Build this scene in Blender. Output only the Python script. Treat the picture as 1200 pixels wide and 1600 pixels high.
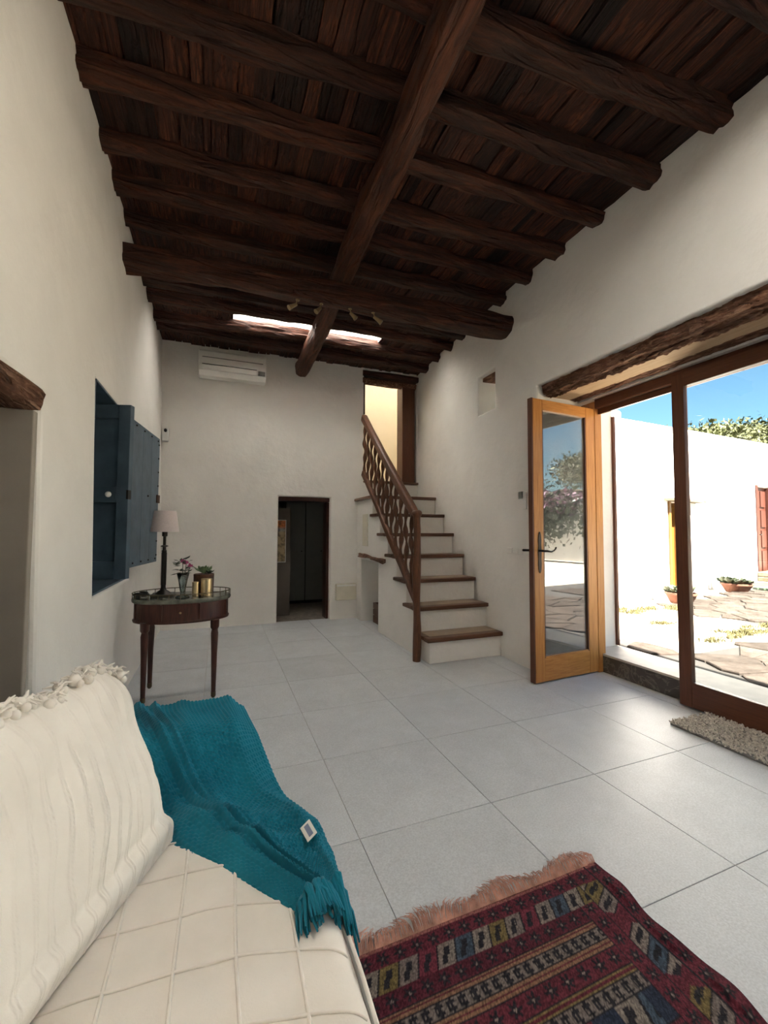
import bpy, bmesh, math, random
import numpy as np
from mathutils import Matrix, Vector

for o in list(bpy.data.objects):
    bpy.data.objects.remove(o, do_unlink=True)
SC = bpy.context.scene
COL = SC.collection
random.seed(7)
RNG = np.random.default_rng(11)

# ------------------------------------------------------------------ camera
cam_d = bpy.data.cameras.new('camera')
cam_d.sensor_fit = 'HORIZONTAL'
cam_d.sensor_width = 36.0
cam_d.lens = 655.65 / 1200.0 * 36.0
cam_d.clip_start = 0.02
cam_d.clip_end = 300.0
cam = bpy.data.objects.new('camera', cam_d)
COL.objects.link(cam)
_r = (0.9303756, -0.3665790, 0.0045867)
_u = (-0.0216027, -0.0423294, 0.9988701)
_f = (0.3659706, 0.9294235, 0.0473013)
cam.matrix_world = Matrix(((_r[0], _u[0], -_f[0], 0.0), (_r[1], _u[1], -_f[1], 0.0),
                           (_r[2], _u[2], -_f[2], 1.1725), (0, 0, 0, 1)))
SC.camera = cam

# ------------------------------------------------------------------ light
W = bpy.data.worlds.new('sky_world')
SC.world = W
W.use_nodes = True
_nt = W.node_tree
_nt.nodes.clear()
_sky = _nt.nodes.new('ShaderNodeTexSky')
_sky.sky_type = 'NISHITA'
_sky.sun_disc = False
_sky.sun_elevation = math.radians(52)
_sky.sun_rotation = math.radians(184)
_sky.air_density = 1.0
_sky.dust_density = 0.25
_sky.ozone_density = 2.0
_bg = _nt.nodes.new('ShaderNodeBackground')
_bg.inputs['Strength'].default_value = 0.076
_wo = _nt.nodes.new('ShaderNodeOutputWorld')
_tn = _nt.nodes.new('ShaderNodeVectorMath'); _tn.operation = 'MULTIPLY'
_tn.inputs[1].default_value = (0.86, 1.14, 1.10)
_nt.links.new(_sky.outputs[0], _tn.inputs[0])
_nt.links.new(_tn.outputs[0], _bg.inputs[0])
_nt.links.new(_bg.outputs[0], _wo.inputs[0])

sun_d = bpy.data.lights.new('sun', 'SUN')
sun_d.energy = 38.0
sun_d.color = (1.0, 0.94, 0.85)
sun_d.angle = math.radians(0.55)
sun = bpy.data.objects.new('sun', sun_d)
COL.objects.link(sun)
sun.rotation_euler = Vector((0.015, 0.62, -0.80)).to_track_quat('-Z', 'Y').to_euler()
sun.location = (0, -8, 12)

SC.view_settings.view_transform = 'Standard'
SC.view_settings.look = 'None'
SC.view_settings.gamma = 1.0
SC.view_settings.use_curve_mapping = False
SC.view_settings.exposure = 1.56
SC.cycles.use_denoising = True
SC.cycles.max_bounces = 14
SC.cycles.diffuse_bounces = 10
SC.cycles.transparent_max_bounces = 16
SC.cycles.sample_clamp_indirect = 12.0
SC.cycles.caustics_reflective = False
SC.cycles.caustics_refractive = False

# ------------------------------------------------------------------ materials
def new_mat(name):
    m = bpy.data.materials.new(name)
    m.use_nodes = True
    nt = m.node_tree
    b = nt.nodes['Principled BSDF']
    return m, nt, b

def N(nt, t, **kw):
    n = nt.nodes.new(t)
    for k, v in kw.items():
        setattr(n, k, v)
    return n

def L(nt, a, b):
    nt.links.new(a, b)

def ramp(nt, fac, stops):
    r = N(nt, 'ShaderNodeValToRGB')
    e = r.color_ramp.elements
    e[0].position, e[0].color = stops[0][0], tuple(stops[0][1]) + (1,)
    e[1].position, e[1].color = stops[-1][0], tuple(stops[-1][1]) + (1,)
    for p, c in stops[1:-1]:
        x = e.new(p)
        x.color = tuple(c) + (1,)
    L(nt, fac, r.inputs[0])
    return r.outputs[0]

def coords(nt, scale=(1, 1, 1), kind='Object', rot=(0, 0, 0)):
    tc = N(nt, 'ShaderNodeTexCoord')
    mp = N(nt, 'ShaderNodeMapping')
    mp.inputs['Scale'].default_value = scale
    mp.inputs['Rotation'].default_value = rot
    L(nt, tc.outputs[kind], mp.inputs[0])
    return mp.outputs[0]

def noise(nt, vec, scale, detail=4, rough=0.55, dist=0.0):
    n = N(nt, 'ShaderNodeTexNoise')
    n.inputs['Scale'].default_value = scale
    n.inputs['Detail'].default_value = detail
    n.inputs['Roughness'].default_value = rough
    n.inputs['Distortion'].default_value = dist
    L(nt, vec, n.inputs['Vector'])
    return n.outputs['Fac']

def bump(nt, b, height, strength, dist):
    bp = N(nt, 'ShaderNodeBump')
    bp.inputs['Strength'].default_value = strength
    bp.inputs['Distance'].default_value = dist
    L(nt, height, bp.inputs['Height'])
    L(nt, bp.outputs[0], b.inputs['Normal'])

def simple(name, col, rough=0.6, metal=0.0, var=0.12, nscale=12.0, bstr=0.0, bdist=0.004, bscale=60, spec=0.5):
    m, nt, b = new_mat(name)
    v = coords(nt)
    f = noise(nt, v, nscale, 5)
    lo = [c * (1 - var) for c in col]
    hi = [min(1, c * (1 + var)) for c in col]
    L(nt, ramp(nt, f, [(0.3, lo), (0.7, hi)]), b.inputs['Base Color'])
    b.inputs['Roughness'].default_value = rough
    b.inputs['Metallic'].default_value = metal
    b.inputs['Specular IOR Level'].default_value = spec
    if bstr:
        bump(nt, b, noise(nt, v, bscale, 5, 0.6), bstr, bdist)
    return m

def plaster(name, c1, c2, rough=0.9):
    m, nt, b = new_mat(name)
    v = coords(nt)
    f = noise(nt, v, 1.7, 6, 0.6, 0.3)
    L(nt, ramp(nt, f, [(0.3, c1), (0.72, c2)]), b.inputs['Base Color'])
    b.inputs['Roughness'].default_value = rough
    b.inputs['Specular IOR Level'].default_value = 0.25
    f1 = noise(nt, v, 5.0, 4, 0.5)
    f2 = noise(nt, v, 55.0, 5, 0.6)
    mx = N(nt, 'ShaderNodeMath', operation='MULTIPLY_ADD')
    L(nt, f2, mx.inputs[0]); mx.inputs[1].default_value = 0.07; L(nt, f1, mx.inputs[2])
    bump(nt, b, mx.outputs[0], 0.55, 0.025)
    return m

def wood(name, dark, light, axis=1, stretch=14.0, scale=5.0, rough=0.6, bstr=0.5, bdist=0.006, rnd=0.0, cracks=0.0, mid=None):
    """streaky wood, grain along local axis"""
    m, nt, b = new_mat(name)
    sc = [stretch, stretch, stretch]
    sc[axis] = 1.0
    v = coords(nt, tuple(sc))
    if rnd:
        oi = N(nt, 'ShaderNodeObjectInfo')
        ad = N(nt, 'ShaderNodeVectorMath', operation='ADD')
        ml = N(nt, 'ShaderNodeMath', operation='MULTIPLY'); ml.inputs[1].default_value = 37.0
        L(nt, oi.outputs['Random'], ml.inputs[0])
        L(nt, v, ad.inputs[0]); L(nt, ml.outputs[0], ad.inputs[1])
        v = ad.outputs[0]
    f = noise(nt, v, scale, 8, 0.65, 0.6)
    stops = [(0.25, dark), (0.78, light)]
    if mid:
        stops = [(0.25, dark), (0.5, mid), (0.78, light)]
    col = ramp(nt, f, stops)
    if rnd:
        mm = N(nt, 'ShaderNodeMapRange')
        mm.inputs['To Min'].default_value = 1 - rnd
        mm.inputs['To Max'].default_value = 1 + rnd
        L(nt, oi.outputs['Random'], mm.inputs['Value'])
        vm = N(nt, 'ShaderNodeVectorMath', operation='SCALE')
        L(nt, col, vm.inputs[0]); L(nt, mm.outputs[0], vm.inputs['Scale'])
        col = vm.outputs[0]
    L(nt, col, b.inputs['Base Color'])
    b.inputs['Roughness'].default_value = rough
    b.inputs['Specular IOR Level'].default_value = 0.35
    h = f
    if cracks:
        f3 = noise(nt, v, scale * 0.6, 3, 0.4, 1.2)
        r3 = ramp(nt, f3, [(0.36, (0, 0, 0)), (0.46, (1, 1, 1))])
        ml2 = N(nt, 'ShaderNodeMath', operation='MULTIPLY_ADD')
        L(nt, r3, ml2.inputs[0]); ml2.inputs[1].default_value = cracks; L(nt, f, ml2.inputs[2])
        h = ml2.outputs[0]
    bump(nt, b, h, bstr, bdist)
    return m

def glass(name, tint=(0.97, 0.99, 0.99), base=0.05, rough=0.0):
    m, nt, b = new_mat(name)
    nt.nodes.remove(b)
    out = nt.nodes['Material Output']
    tr = N(nt, 'ShaderNodeBsdfTransparent'); tr.inputs[0].default_value = tint + (1,)
    gl = N(nt, 'ShaderNodeBsdfGlossy'); gl.inputs['Roughness'].default_value = rough
    fr = N(nt, 'ShaderNodeLayerWeight'); fr.inputs['Blend'].default_value = 0.28
    mr = N(nt, 'ShaderNodeMapRange')
    mr.inputs['To Min'].default_value = base; mr.inputs['To Max'].default_value = 0.95
    L(nt, fr.outputs['Fresnel'], mr.inputs['Value'])
    mx = N(nt, 'ShaderNodeMixShader')
    L(nt, mr.outputs[0], mx.inputs[0]); L(nt, tr.outputs[0], mx.inputs[1]); L(nt, gl.outputs[0], mx.inputs[2])
    L(nt, mx.outputs[0], out.inputs['Surface'])
    return m

def attr_mat(name, attr, rough=0.9, bscale=400, bstr=0.3, bdist=0.002):
    m, nt, b = new_mat(name)
    a = N(nt, 'ShaderNodeVertexColor', layer_name=attr)
    v = coords(nt)
    f = noise(nt, v, 90, 4)
    mm = N(nt, 'ShaderNodeMapRange'); mm.inputs['To Min'].default_value = 0.7; mm.inputs['To Max'].default_value = 1.3
    L(nt, f, mm.inputs['Value'])
    vm = N(nt, 'ShaderNodeVectorMath', operation='SCALE')
    L(nt, a.outputs['Color'], vm.inputs[0]); L(nt, mm.outputs[0], vm.inputs['Scale'])
    L(nt, vm.outputs[0], b.inputs['Base Color'])
    b.inputs['Roughness'].default_value = rough
    b.inputs['Specular IOR Level'].default_value = 0.1
    bump(nt, b, noise(nt, v, bscale, 3), bstr, bdist)
    return m

M = {}
M['plaster'] = plaster('white_plaster', (0.74, 0.715, 0.675), (0.82, 0.795, 0.755))
M['plaster_out'] = plaster('exterior_limewash', (0.70, 0.69, 0.67), (0.78, 0.77, 0.75))
M['plaster_cream'] = plaster('cream_plaster', (0.84, 0.79, 0.69), (0.89, 0.84, 0.75))
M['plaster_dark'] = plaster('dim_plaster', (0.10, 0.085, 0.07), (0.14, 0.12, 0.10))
M['grout'] = simple('grout', (0.50, 0.48, 0.45), 0.9)
M['beam'] = wood('dark_beam_wood', (0.008, 0.0026, 0.0012), (0.125, 0.034, 0.0125), axis=0, stretch=9, scale=3.2, rough=0.62, bstr=0.9, bdist=0.03, rnd=0.3, cracks=0.9, mid=(0.044, 0.0125, 0.005))
M['beam_y'] = wood('dark_beam_wood_long', (0.010, 0.003, 0.0014), (0.16, 0.046, 0.018), axis=1, stretch=9, scale=3.2, rough=0.6, bstr=0.9, bdist=0.03, rnd=0.2, cracks=0.9, mid=(0.060, 0.0175, 0.007))
M['plank_far'] = wood('far_plank_wood', (0.006, 0.0022, 0.0012), (0.145, 0.040, 0.0155), axis=1, stretch=10, scale=5, rough=0.75, bstr=0.9, bdist=0.012, cracks=0.8, mid=(0.040, 0.0115, 0.0048))
M['plank'] = wood('ceiling_plank_wood', (0.006, 0.0022, 0.0012), (0.145, 0.040, 0.0155), axis=1, stretch=4, scale=1.5, rough=0.75, bstr=0.9, bdist=0.012, rnd=0.75, cracks=0.8, mid=(0.040, 0.0115, 0.0048))
M['door_wood'] = wood('orange_varnished_wood', (0.32, 0.125, 0.030), (0.60, 0.29, 0.09), axis=2, stretch=22, scale=4, rough=0.35, bstr=0.12, bdist=0.002, mid=(0.48, 0.21, 0.056))
M['door_wood_h'] = wood('orange_varnished_wood_across', (0.32, 0.125, 0.030), (0.60, 0.29, 0.09), axis=0, stretch=22, scale=4, rough=0.35, bstr=0.12, bdist=0.002, mid=(0.48, 0.21, 0.056))
M['slide_wood'] = wood('red_brown_frame_wood', (0.075, 0.026, 0.014), (0.15, 0.055, 0.028), axis=2, stretch=18, scale=5, rough=0.4, bstr=0.1, bdist=0.002)
M['slide_wood_h'] = wood('red_brown_frame_wood_across', (0.075, 0.026, 0.014), (0.15, 0.055, 0.028), axis=1, stretch=18, scale=5, rough=0.4, bstr=0.1, bdist=0.002)
M['rail_wood'] = wood('railing_wood', (0.045, 0.017, 0.008), (0.19, 0.075, 0.034), axis=2, stretch=9, scale=8, rough=0.5, bstr=0.4, bdist=0.004, mid=(0.11, 0.042, 0.019))
M['tread_wood'] = wood('tread_wood', (0.06, 0.026, 0.014), (0.16, 0.075, 0.04), axis=0, stretch=12, scale=5, rough=0.5, bstr=0.4, bdist=0.004)
M['lintel_rough'] = wood('weathered_lintel_wood', (0.045, 0.016, 0.008), (0.62, 0.36, 0.24), axis=1, stretch=5, scale=9, rough=0.8, bstr=1.0, bdist=0.04, cracks=1.0, mid=(0.20, 0.088, 0.048))
M['lintel_pale'] = wood('pale_lintel_board', (0.46, 0.32, 0.19), (0.64, 0.49, 0.33), axis=1, stretch=12, scale=4, rough=0.8, bstr=0.4, bdist=0.006)
M['mahogany'] = wood('mahogany', (0.022, 0.007, 0.005), (0.085, 0.026, 0.016), axis=2, stretch=10, scale=7, rough=0.35, bstr=0.1, bdist=0.002)
M['tread_tile'] = simple('tread_tile', (0.30, 0.23, 0.165), 0.6)
M['blue'] = simple('blue_grey_paint', (0.072, 0.112, 0.148), 0.5, var=0.22, nscale=7, bstr=0.25, bdist=0.004, bscale=40)
M['black'] = simple('black_metal', (0.012, 0.011, 0.010), 0.4, 0.4)
M['iron'] = simple('dark_iron', (0.035, 0.030, 0.027), 0.4, 0.8)
M['rust'] = simple('rusty_iron', (0.075, 0.035, 0.020), 0.8, 0.2)
M['brass'] = simple('aged_brass', (0.30, 0.215, 0.11), 0.4, 0.6)
M['dark_brass'] = simple('tarnished_brass', (0.10, 0.075, 0.042), 0.5, 0.7)
M['gold'] = simple('brushed_gold', (0.66, 0.53, 0.32), 0.28, 1.0, bstr=0.2, bdist=0.002, bscale=90)
M['white_plastic'] = simple('white_plastic', (0.74, 0.73, 0.69), 0.4, var=0.03)
M['grey_plastic'] = simple('grey_plastic', (0.18, 0.175, 0.16), 0.5, var=0.05)
M['cream_metal'] = simple('cream_enamel', (0.66, 0.62, 0.50), 0.55, var=0.04)
M['porcelain'] = simple('white_porcelain', (0.75, 0.73, 0.68), 0.2, var=0.02)
M['shade'] = simple('lamp_shade_fabric', (0.66, 0.57, 0.555), 0.95, var=0.05, nscale=80, bstr=0.2, bdist=0.001, bscale=300)
M['marble_green'] = simple('green_grey_marble', (0.115, 0.12, 0.095), 0.25, var=0.5, nscale=14)
M['glass'] = glass('window_glass', base=0.03)
M['glass_leaf'] = glass('door_glass', tint=(0.93, 0.96, 0.95), base=0.20)
_g = M['glass_leaf'].node_tree
_o = _g.nodes['Material Output']
_prev = _o.inputs['Surface'].links[0].from_socket
_df = N(_g, 'ShaderNodeBsdfDiffuse'); _df.inputs['Color'].default_value = (0.75, 0.75, 0.73, 1)
_mx = N(_g, 'ShaderNodeMixShader')
_dust = ramp(_g, noise(_g, coords(_g), 4, 5), [(0.35, (0.05,) * 3), (0.75, (0.20,) * 3)])
L(_g, _dust, _mx.inputs[0]); L(_g, _prev, _mx.inputs[1]); L(_g, _df.outputs[0], _mx.inputs[2]); L(_g, _mx.outputs[0], _o.inputs['Surface'])
def opal(name, c=(0.93, 0.93, 0.91)):
    m, nt, b = new_mat(name)
    nt.nodes.remove(b)
    t = N(nt, 'ShaderNodeBsdfTranslucent'); t.inputs[0].default_value = c + (1,)
    L(nt, t.outputs[0], nt.nodes['Material Output'].inputs['Surface'])
    return m
M['opal'] = opal('opal_roof_glazing')
M['vase_glass'] = glass('vase_glass', tint=(0.80, 0.84, 0.82), base=0.08)
M['terracotta'] = simple('terracotta', (0.085, 0.026, 0.011), 0.85, var=0.15, bstr=0.2)
M['leaf_green'] = simple('leaf_green', (0.022, 0.038, 0.014), 0.6, var=0.5, nscale=20)
M['leaf_dark'] = simple('dark_leaf', (0.030, 0.045, 0.025), 0.55, var=0.4, nscale=40)
M['succulent'] = simple('succulent_green', (0.12, 0.19, 0.085), 0.55, var=0.35, nscale=30)
M['succulent_out'] = simple('sunlit_succulent', (0.030, 0.038, 0.018), 0.55, var=0.35, nscale=30)
M['bract'] = simple('pale_pink_bract', (0.12, 0.045, 0.085), 0.8, var=0.3)
M['pink'] = simple('pink_petal', (0.48, 0.085, 0.22), 0.7, var=0.35, nscale=40)
M['pine'] = simple('pine_needles', (0.046, 0.050, 0.009), 0.8, var=0.55, nscale=2.5)
M['bark'] = simple('bark', (0.10, 0.07, 0.05), 0.95, var=0.3, bstr=0.6)
M['dry_grass'] = simple('yellow_green_weeds', (0.050, 0.042, 0.008), 0.9, var=0.3)
M['stone_dark'] = simple('dark_stone', (0.20, 0.17, 0.14), 0.9, var=0.3, bstr=0.6, bdist=0.02, bscale=20)
M['red_door'] = wood('red_door_wood', (0.030, 0.0062, 0.0026), (0.052, 0.0125, 0.0055), axis=2, stretch=14, scale=4, rough=0.5, bstr=0.2, bdist=0.003)
M['yellow_door'] = wood('honey_door_wood', (0.085, 0.034, 0.004), (0.13, 0.062, 0.010), axis=2, stretch=14, scale=4, rough=0.5, bstr=0.2, bdist=0.003)

def make_tile_mat():
    m, nt, b = new_mat('grey_porcelain_tile')
    oi = N(nt, 'ShaderNodeObjectInfo')
    v0 = coords(nt)
    ad = N(nt, 'ShaderNodeVectorMath', operation='ADD')
    ml = N(nt, 'ShaderNodeMath', operation='MULTIPLY'); ml.inputs[1].default_value = 61.0
    L(nt, oi.outputs['Random'], ml.inputs[0]); L(nt, v0, ad.inputs[0]); L(nt, ml.outputs[0], ad.inputs[1])
    v = ad.outputs[0]
    f = noise(nt, v, 5, 8, 0.7, 0.4)
    c = ramp(nt, f, [(0.28, (0.475, 0.49, 0.505)), (0.74, (0.565, 0.58, 0.60))])
    fs = noise(nt, v, 150, 3, 0.6)
    rs = ramp(nt, fs, [(0.35, (0.88, 0.88, 0.88)), (0.68, (1.10, 1.10, 1.10))])
    vm = N(nt, 'ShaderNodeVectorMath', operation='MULTIPLY'); L(nt, c, vm.inputs[0]); L(nt, rs, vm.inputs[1])
    mm = N(nt, 'ShaderNodeMapRange'); mm.inputs['To Min'].default_value = 0.95; mm.inputs['To Max'].default_value = 1.05
    L(nt, oi.outputs['Random'], mm.inputs['Value'])
    v2 = N(nt, 'ShaderNodeVectorMath', operation='SCALE'); L(nt, vm.outputs[0], v2.inputs[0]); L(nt, mm.outputs[0], v2.inputs['Scale'])
    L(nt, v2.outputs[0], b.inputs['Base Color'])
    b.inputs['Roughness'].default_value = 0.44
    b.inputs['Specular IOR Level'].default_value = 0.32
    bump(nt, b, noise(nt, v, 110, 4, 0.6), 0.22, 0.003)
    return m
M['tile'] = make_tile_mat()

def make_marble():
    m, nt, b = new_mat('dark_veined_marble')
    v = coords(nt)
    f = noise(nt, v, 5, 7, 0.65, 0.6)
    L(nt, ramp(nt, f, [(0.47, (0.060, 0.052, 0.044)), (0.495, (0.17, 0.15, 0.13)), (0.52, (0.070, 0.060, 0.052))]), b.inputs['Base Color'])
    b.inputs['Roughness'].default_value = 0.3
    return m
M['marble'] = make_marble()
M['sill'] = simple('pale_stone_sill', (0.50, 0.46, 0.40), 0.7, var=0.1)

def make_stone(name, c1, c2):
    m, nt, b = new_mat(name)
    oi = N(nt, 'ShaderNodeObjectInfo')
    v = coords(nt)
    f = noise(nt, v, 6, 6, 0.65)
    c = ramp(nt, f, [(0.3, c1), (0.7, c2)])
    mm = N(nt, 'ShaderNodeMapRange'); mm.inputs['To Min'].default_value = 0.75; mm.inputs['To Max'].default_value = 1.25
    L(nt, oi.outputs['Random'], mm.inputs['Value'])
    v2 = N(nt, 'ShaderNodeVectorMath', operation='SCALE'); L(nt, c, v2.inputs[0]); L(nt, mm.outputs[0], v2.inputs['Scale'])
    L(nt, v2.outputs[0], b.inputs['Base Color'])
    b.inputs['Roughness'].default_value = 0.95
    b.inputs['Specular IOR Level'].default_value = 0.05
    bump(nt, b, noise(nt, v, 18, 5, 0.6), 0.7, 0.02)
    return m
M['flag'] = make_stone('flagstone', (0.022, 0.0168, 0.0135), (0.050, 0.040, 0.033))
M['ground'] = plaster('pale_earth', (0.34, 0.30, 0.235), (0.48, 0.43, 0.35))
M['rubble'] = make_stone('rubble_stone', (0.07, 0.055, 0.036), (0.12, 0.10, 0.07))

# ------------------------------------------------------------------ builders
def tag(o, label=None, cat=None, group=None, kind=None):
    if label: o['label'] = label
    if cat: o['category'] = cat
    if group: o['group'] = group
    if kind: o['kind'] = kind
    return o

def thing(name, loc, label, cat, group=None):
    e = bpy.data.objects.new(name, None)
    e.empty_display_size = 0.05
    e.location = loc
    COL.objects.link(e)
    return tag(e, label, cat, group)

def obj_from(name, me, parent=None):
    o = bpy.data.objects.new(name, me)
    COL.objects.link(o)
    if parent is not None:
        o.parent = parent
        # meshes carry room coordinates, so undo the offset of the empty at the thing's base
        t = parent.location if parent.parent is None else Vector((0, 0, 0))
        o.matrix_parent_inverse = Matrix.Translation(-t)
    return o

def bevel(o, w, seg=2, ang=40):
    md = o.modifiers.new('bevel', 'BEVEL')
    md.width = w; md.segments = seg; md.limit_method = 'ANGLE'; md.angle_limit = math.radians(ang)
    return o

def smooth(o, ang=None):
    o.data.polygons.foreach_set('use_smooth', [True] * len(o.data.polygons))
    if ang is not None:
        o.data.set_sharp_from_angle(angle=math.radians(ang))
    return o

class MB:
    """collects simple solids into one mesh"""
    def __init__(s):
        s.v, s.f = [], []
    def add(s, vs, fs):
        n = len(s.v)
        s.v += [tuple(p) for p in vs]
        s.f += [tuple(i + n for i in f) for f in fs]
        return s
    def box(s, x0, x1, y0, y1, z0, z1, mat=None):
        vs = [(x, y, z) for x in (x0, x1) for y in (y0, y1) for z in (z0, z1)]
        if mat is not None:
            vs = [tuple(mat @ Vector(p)) for p in vs]
        return s.add(vs, [(0, 1, 3, 2), (4, 6, 7, 5), (0, 4, 5, 1), (2, 3, 7, 6), (0, 2, 6, 4), (1, 5, 7, 3)])
    def hexa(s, a, b):
        """a, b: 4-point loops"""
        return s.add(list(a) + list(b), [(3, 2, 1, 0), (4, 5, 6, 7), (0, 1, 5, 4), (1, 2, 6, 5), (2, 3, 7, 6), (3, 0, 4, 7)])
    def tube(s, pts, rad, n=10, cap=True, sx=1.0, sy=1.0):
        pts = [Vector(p) for p in pts]
        if not hasattr(rad, '__len__'):
            rad = [rad] * len(pts)
        rings = []
        prev = None
        for i, p in enumerate(pts):
            d = (pts[min(i + 1, len(pts) - 1)] - pts[max(i - 1, 0)]).normalized()
            if prev is None:
                ref = Vector((0, 0, 1)) if abs(d.z) < 0.9 else Vector((1, 0, 0))
                a = d.cross(ref).normalized()
            else:
                a = (prev - d * prev.dot(d)).normalized()
            prev = a
            b = d.cross(a)
            rings.append([p + a * (rad[i] * sx * math.cos(2 * math.pi * k / n)) + b * (rad[i] * sy * math.sin(2 * math.pi * k / n)) for k in range(n)])
        vs = [q for r in rings for q in r]
        fs = []
        for i in range(len(pts) - 1):
            for k in range(n):
                fs.append((i * n + k, i * n + (k + 1) % n, (i + 1) * n + (k + 1) % n, (i + 1) * n + k))
        if cap:
            fs.append(tuple(range(n))[::-1])
            fs.append(tuple((len(pts) - 1) * n + k for k in range(n)))
        return s.add(vs, fs)
    def lathe(s, c, prof, n=20, sx=1.0, sy=1.0):
        """prof: (r, z) from the bottom up"""
        vs, fs = [], []
        for r, z in prof:
            for k in range(n):
                a = 2 * math.pi * k / n
                vs.append((c[0] + r * sx * math.cos(a), c[1] + r * sy * math.sin(a), c[2] + z))
        for i in range(len(prof) - 1):
            for k in range(n):
                fs.append((i * n + k, i * n + (k + 1) % n, (i + 1) * n + (k + 1) % n, (i + 1) * n + k))
        fs.append(tuple(range(n))[::-1])
        fs.append(tuple((len(prof) - 1) * n + k for k in range(n)))
        return s.add(vs, fs)
    def ball(s, c, r, n=10, m=6, sz=1.0):
        prof = [(max(1e-4, r * math.sin(math.pi * i / m)), -r * sz * math.cos(math.pi * i / m)) for i in range(m + 1)]
        return s.lathe(c, prof, n)
    def mesh(s, name):
        me = bpy.data.meshes.new(name)
        me.from_pydata(s.v, [], s.f)
        me.update()
        return me
    def build(s, name, mat, parent=None, sm=None):
        me = s.mesh(name)
        me.materials.append(M[mat] if isinstance(mat, str) else mat)
        o = obj_from(name, me, parent)
        if sm is not None:
            smooth(o, sm)
        return o

def cells(name, xs, ys, zs, inside, mat, fmap=None, parent=None, bev=0.0, seg=3):
    """solid made of the grid cells for which inside(cx, cy, cz) holds; only outer faces"""
    nx, ny, nz = len(xs) - 1, len(ys) - 1, len(zs) - 1
    I = np.zeros((nx + 2, ny + 2, nz + 2), bool)
    for i in range(nx):
        for j in range(ny):
            for k in range(nz):
                I[i + 1, j + 1, k + 1] = inside((xs[i] + xs[i + 1]) / 2, (ys[j] + ys[j + 1]) / 2, (zs[k] + zs[k + 1]) / 2)
    idx, vs, fs = {}, [], []
    def vid(i, j, k):
        t = (i, j, k)
        if t not in idx:
            idx[t] = len(vs)
            p = (xs[i], ys[j], zs[k])
            vs.append(fmap(*p) if fmap else p)
        return idx[t]
    for i in range(nx):
        for j in range(ny):
            for k in range(nz):
                if not I[i + 1, j + 1, k + 1]:
                    continue
                if not I[i, j + 1, k + 1]: fs.append([vid(i, j, k), vid(i, j, k + 1), vid(i, j + 1, k + 1), vid(i, j + 1, k)])
                if not I[i + 2, j + 1, k + 1]: fs.append([vid(i + 1, j, k), vid(i + 1, j + 1, k), vid(i + 1, j + 1, k + 1), vid(i + 1, j, k + 1)])
                if not I[i + 1, j, k + 1]: fs.append([vid(i, j, k), vid(i + 1, j, k), vid(i + 1, j, k + 1), vid(i, j, k + 1)])
                if not I[i + 1, j + 2, k + 1]: fs.append([vid(i, j + 1, k), vid(i, j + 1, k + 1), vid(i + 1, j + 1, k + 1), vid(i + 1, j + 1, k)])
                if not I[i + 1, j + 1, k]: fs.append([vid(i, j, k), vid(i, j + 1, k), vid(i + 1, j + 1, k), vid(i + 1, j, k)])
                if not I[i + 1, j + 1, k + 2]: fs.append([vid(i, j, k + 1), vid(i + 1, j, k + 1), vid(i + 1, j + 1, k + 1), vid(i, j + 1, k + 1)])
    me = bpy.data.meshes.new(name)
    me.from_pydata(vs, [], fs)
    me.update()
    me.materials.append(M[mat])
    o = obj_from(name, me, parent)
    if bev:
        bevel(o, bev, seg, 50)
    return o

def grid_mesh(name, P, mat, parent=None, close_u=False, sm=True):
    """P: array (nu, nv, 3)"""
    nu, nv = P.shape[:2]
    idx = np.arange(nu * nv).reshape(nu, nv)
    if close_u:
        a = idx; b = np.roll(idx, -1, 0)
        q = np.stack([a[:, :-1], b[:, :-1], b[:, 1:], a[:, 1:]], -1).reshape(-1, 4)
    else:
        q = np.stack([idx[:-1, :-1], idx[1:, :-1], idx[1:, 1:], idx[:-1, 1:]], -1).reshape(-1, 4)
    me = bpy.data.meshes.new(name)
    me.from_pydata(P.reshape(-1, 3).tolist(), [], q.tolist())
    me.update()
    me.materials.append(M[mat] if isinstance(mat, str) else mat)
    o = obj_from(name, me, parent)
    if sm:
        smooth(o)
    return o

def vnoise(x, y, seed=0):
    """smooth value noise on numpy arrays"""
    r = np.random.default_rng(seed).random((64, 64))
    xi, yi = np.floor(x).astype(int), np.floor(y).astype(int)
    fx, fy = x - xi, y - yi
    fx, fy = fx * fx * (3 - 2 * fx), fy * fy * (3 - 2 * fy)
    g = lambda a, b: r[a % 64, b % 64]
    return (g(xi, yi) * (1 - fx) * (1 - fy) + g(xi + 1, yi) * fx * (1 - fy) + g(xi, yi + 1) * (1 - fx) * fy + g(xi + 1, yi + 1) * fx * fy) - 0.5

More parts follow.
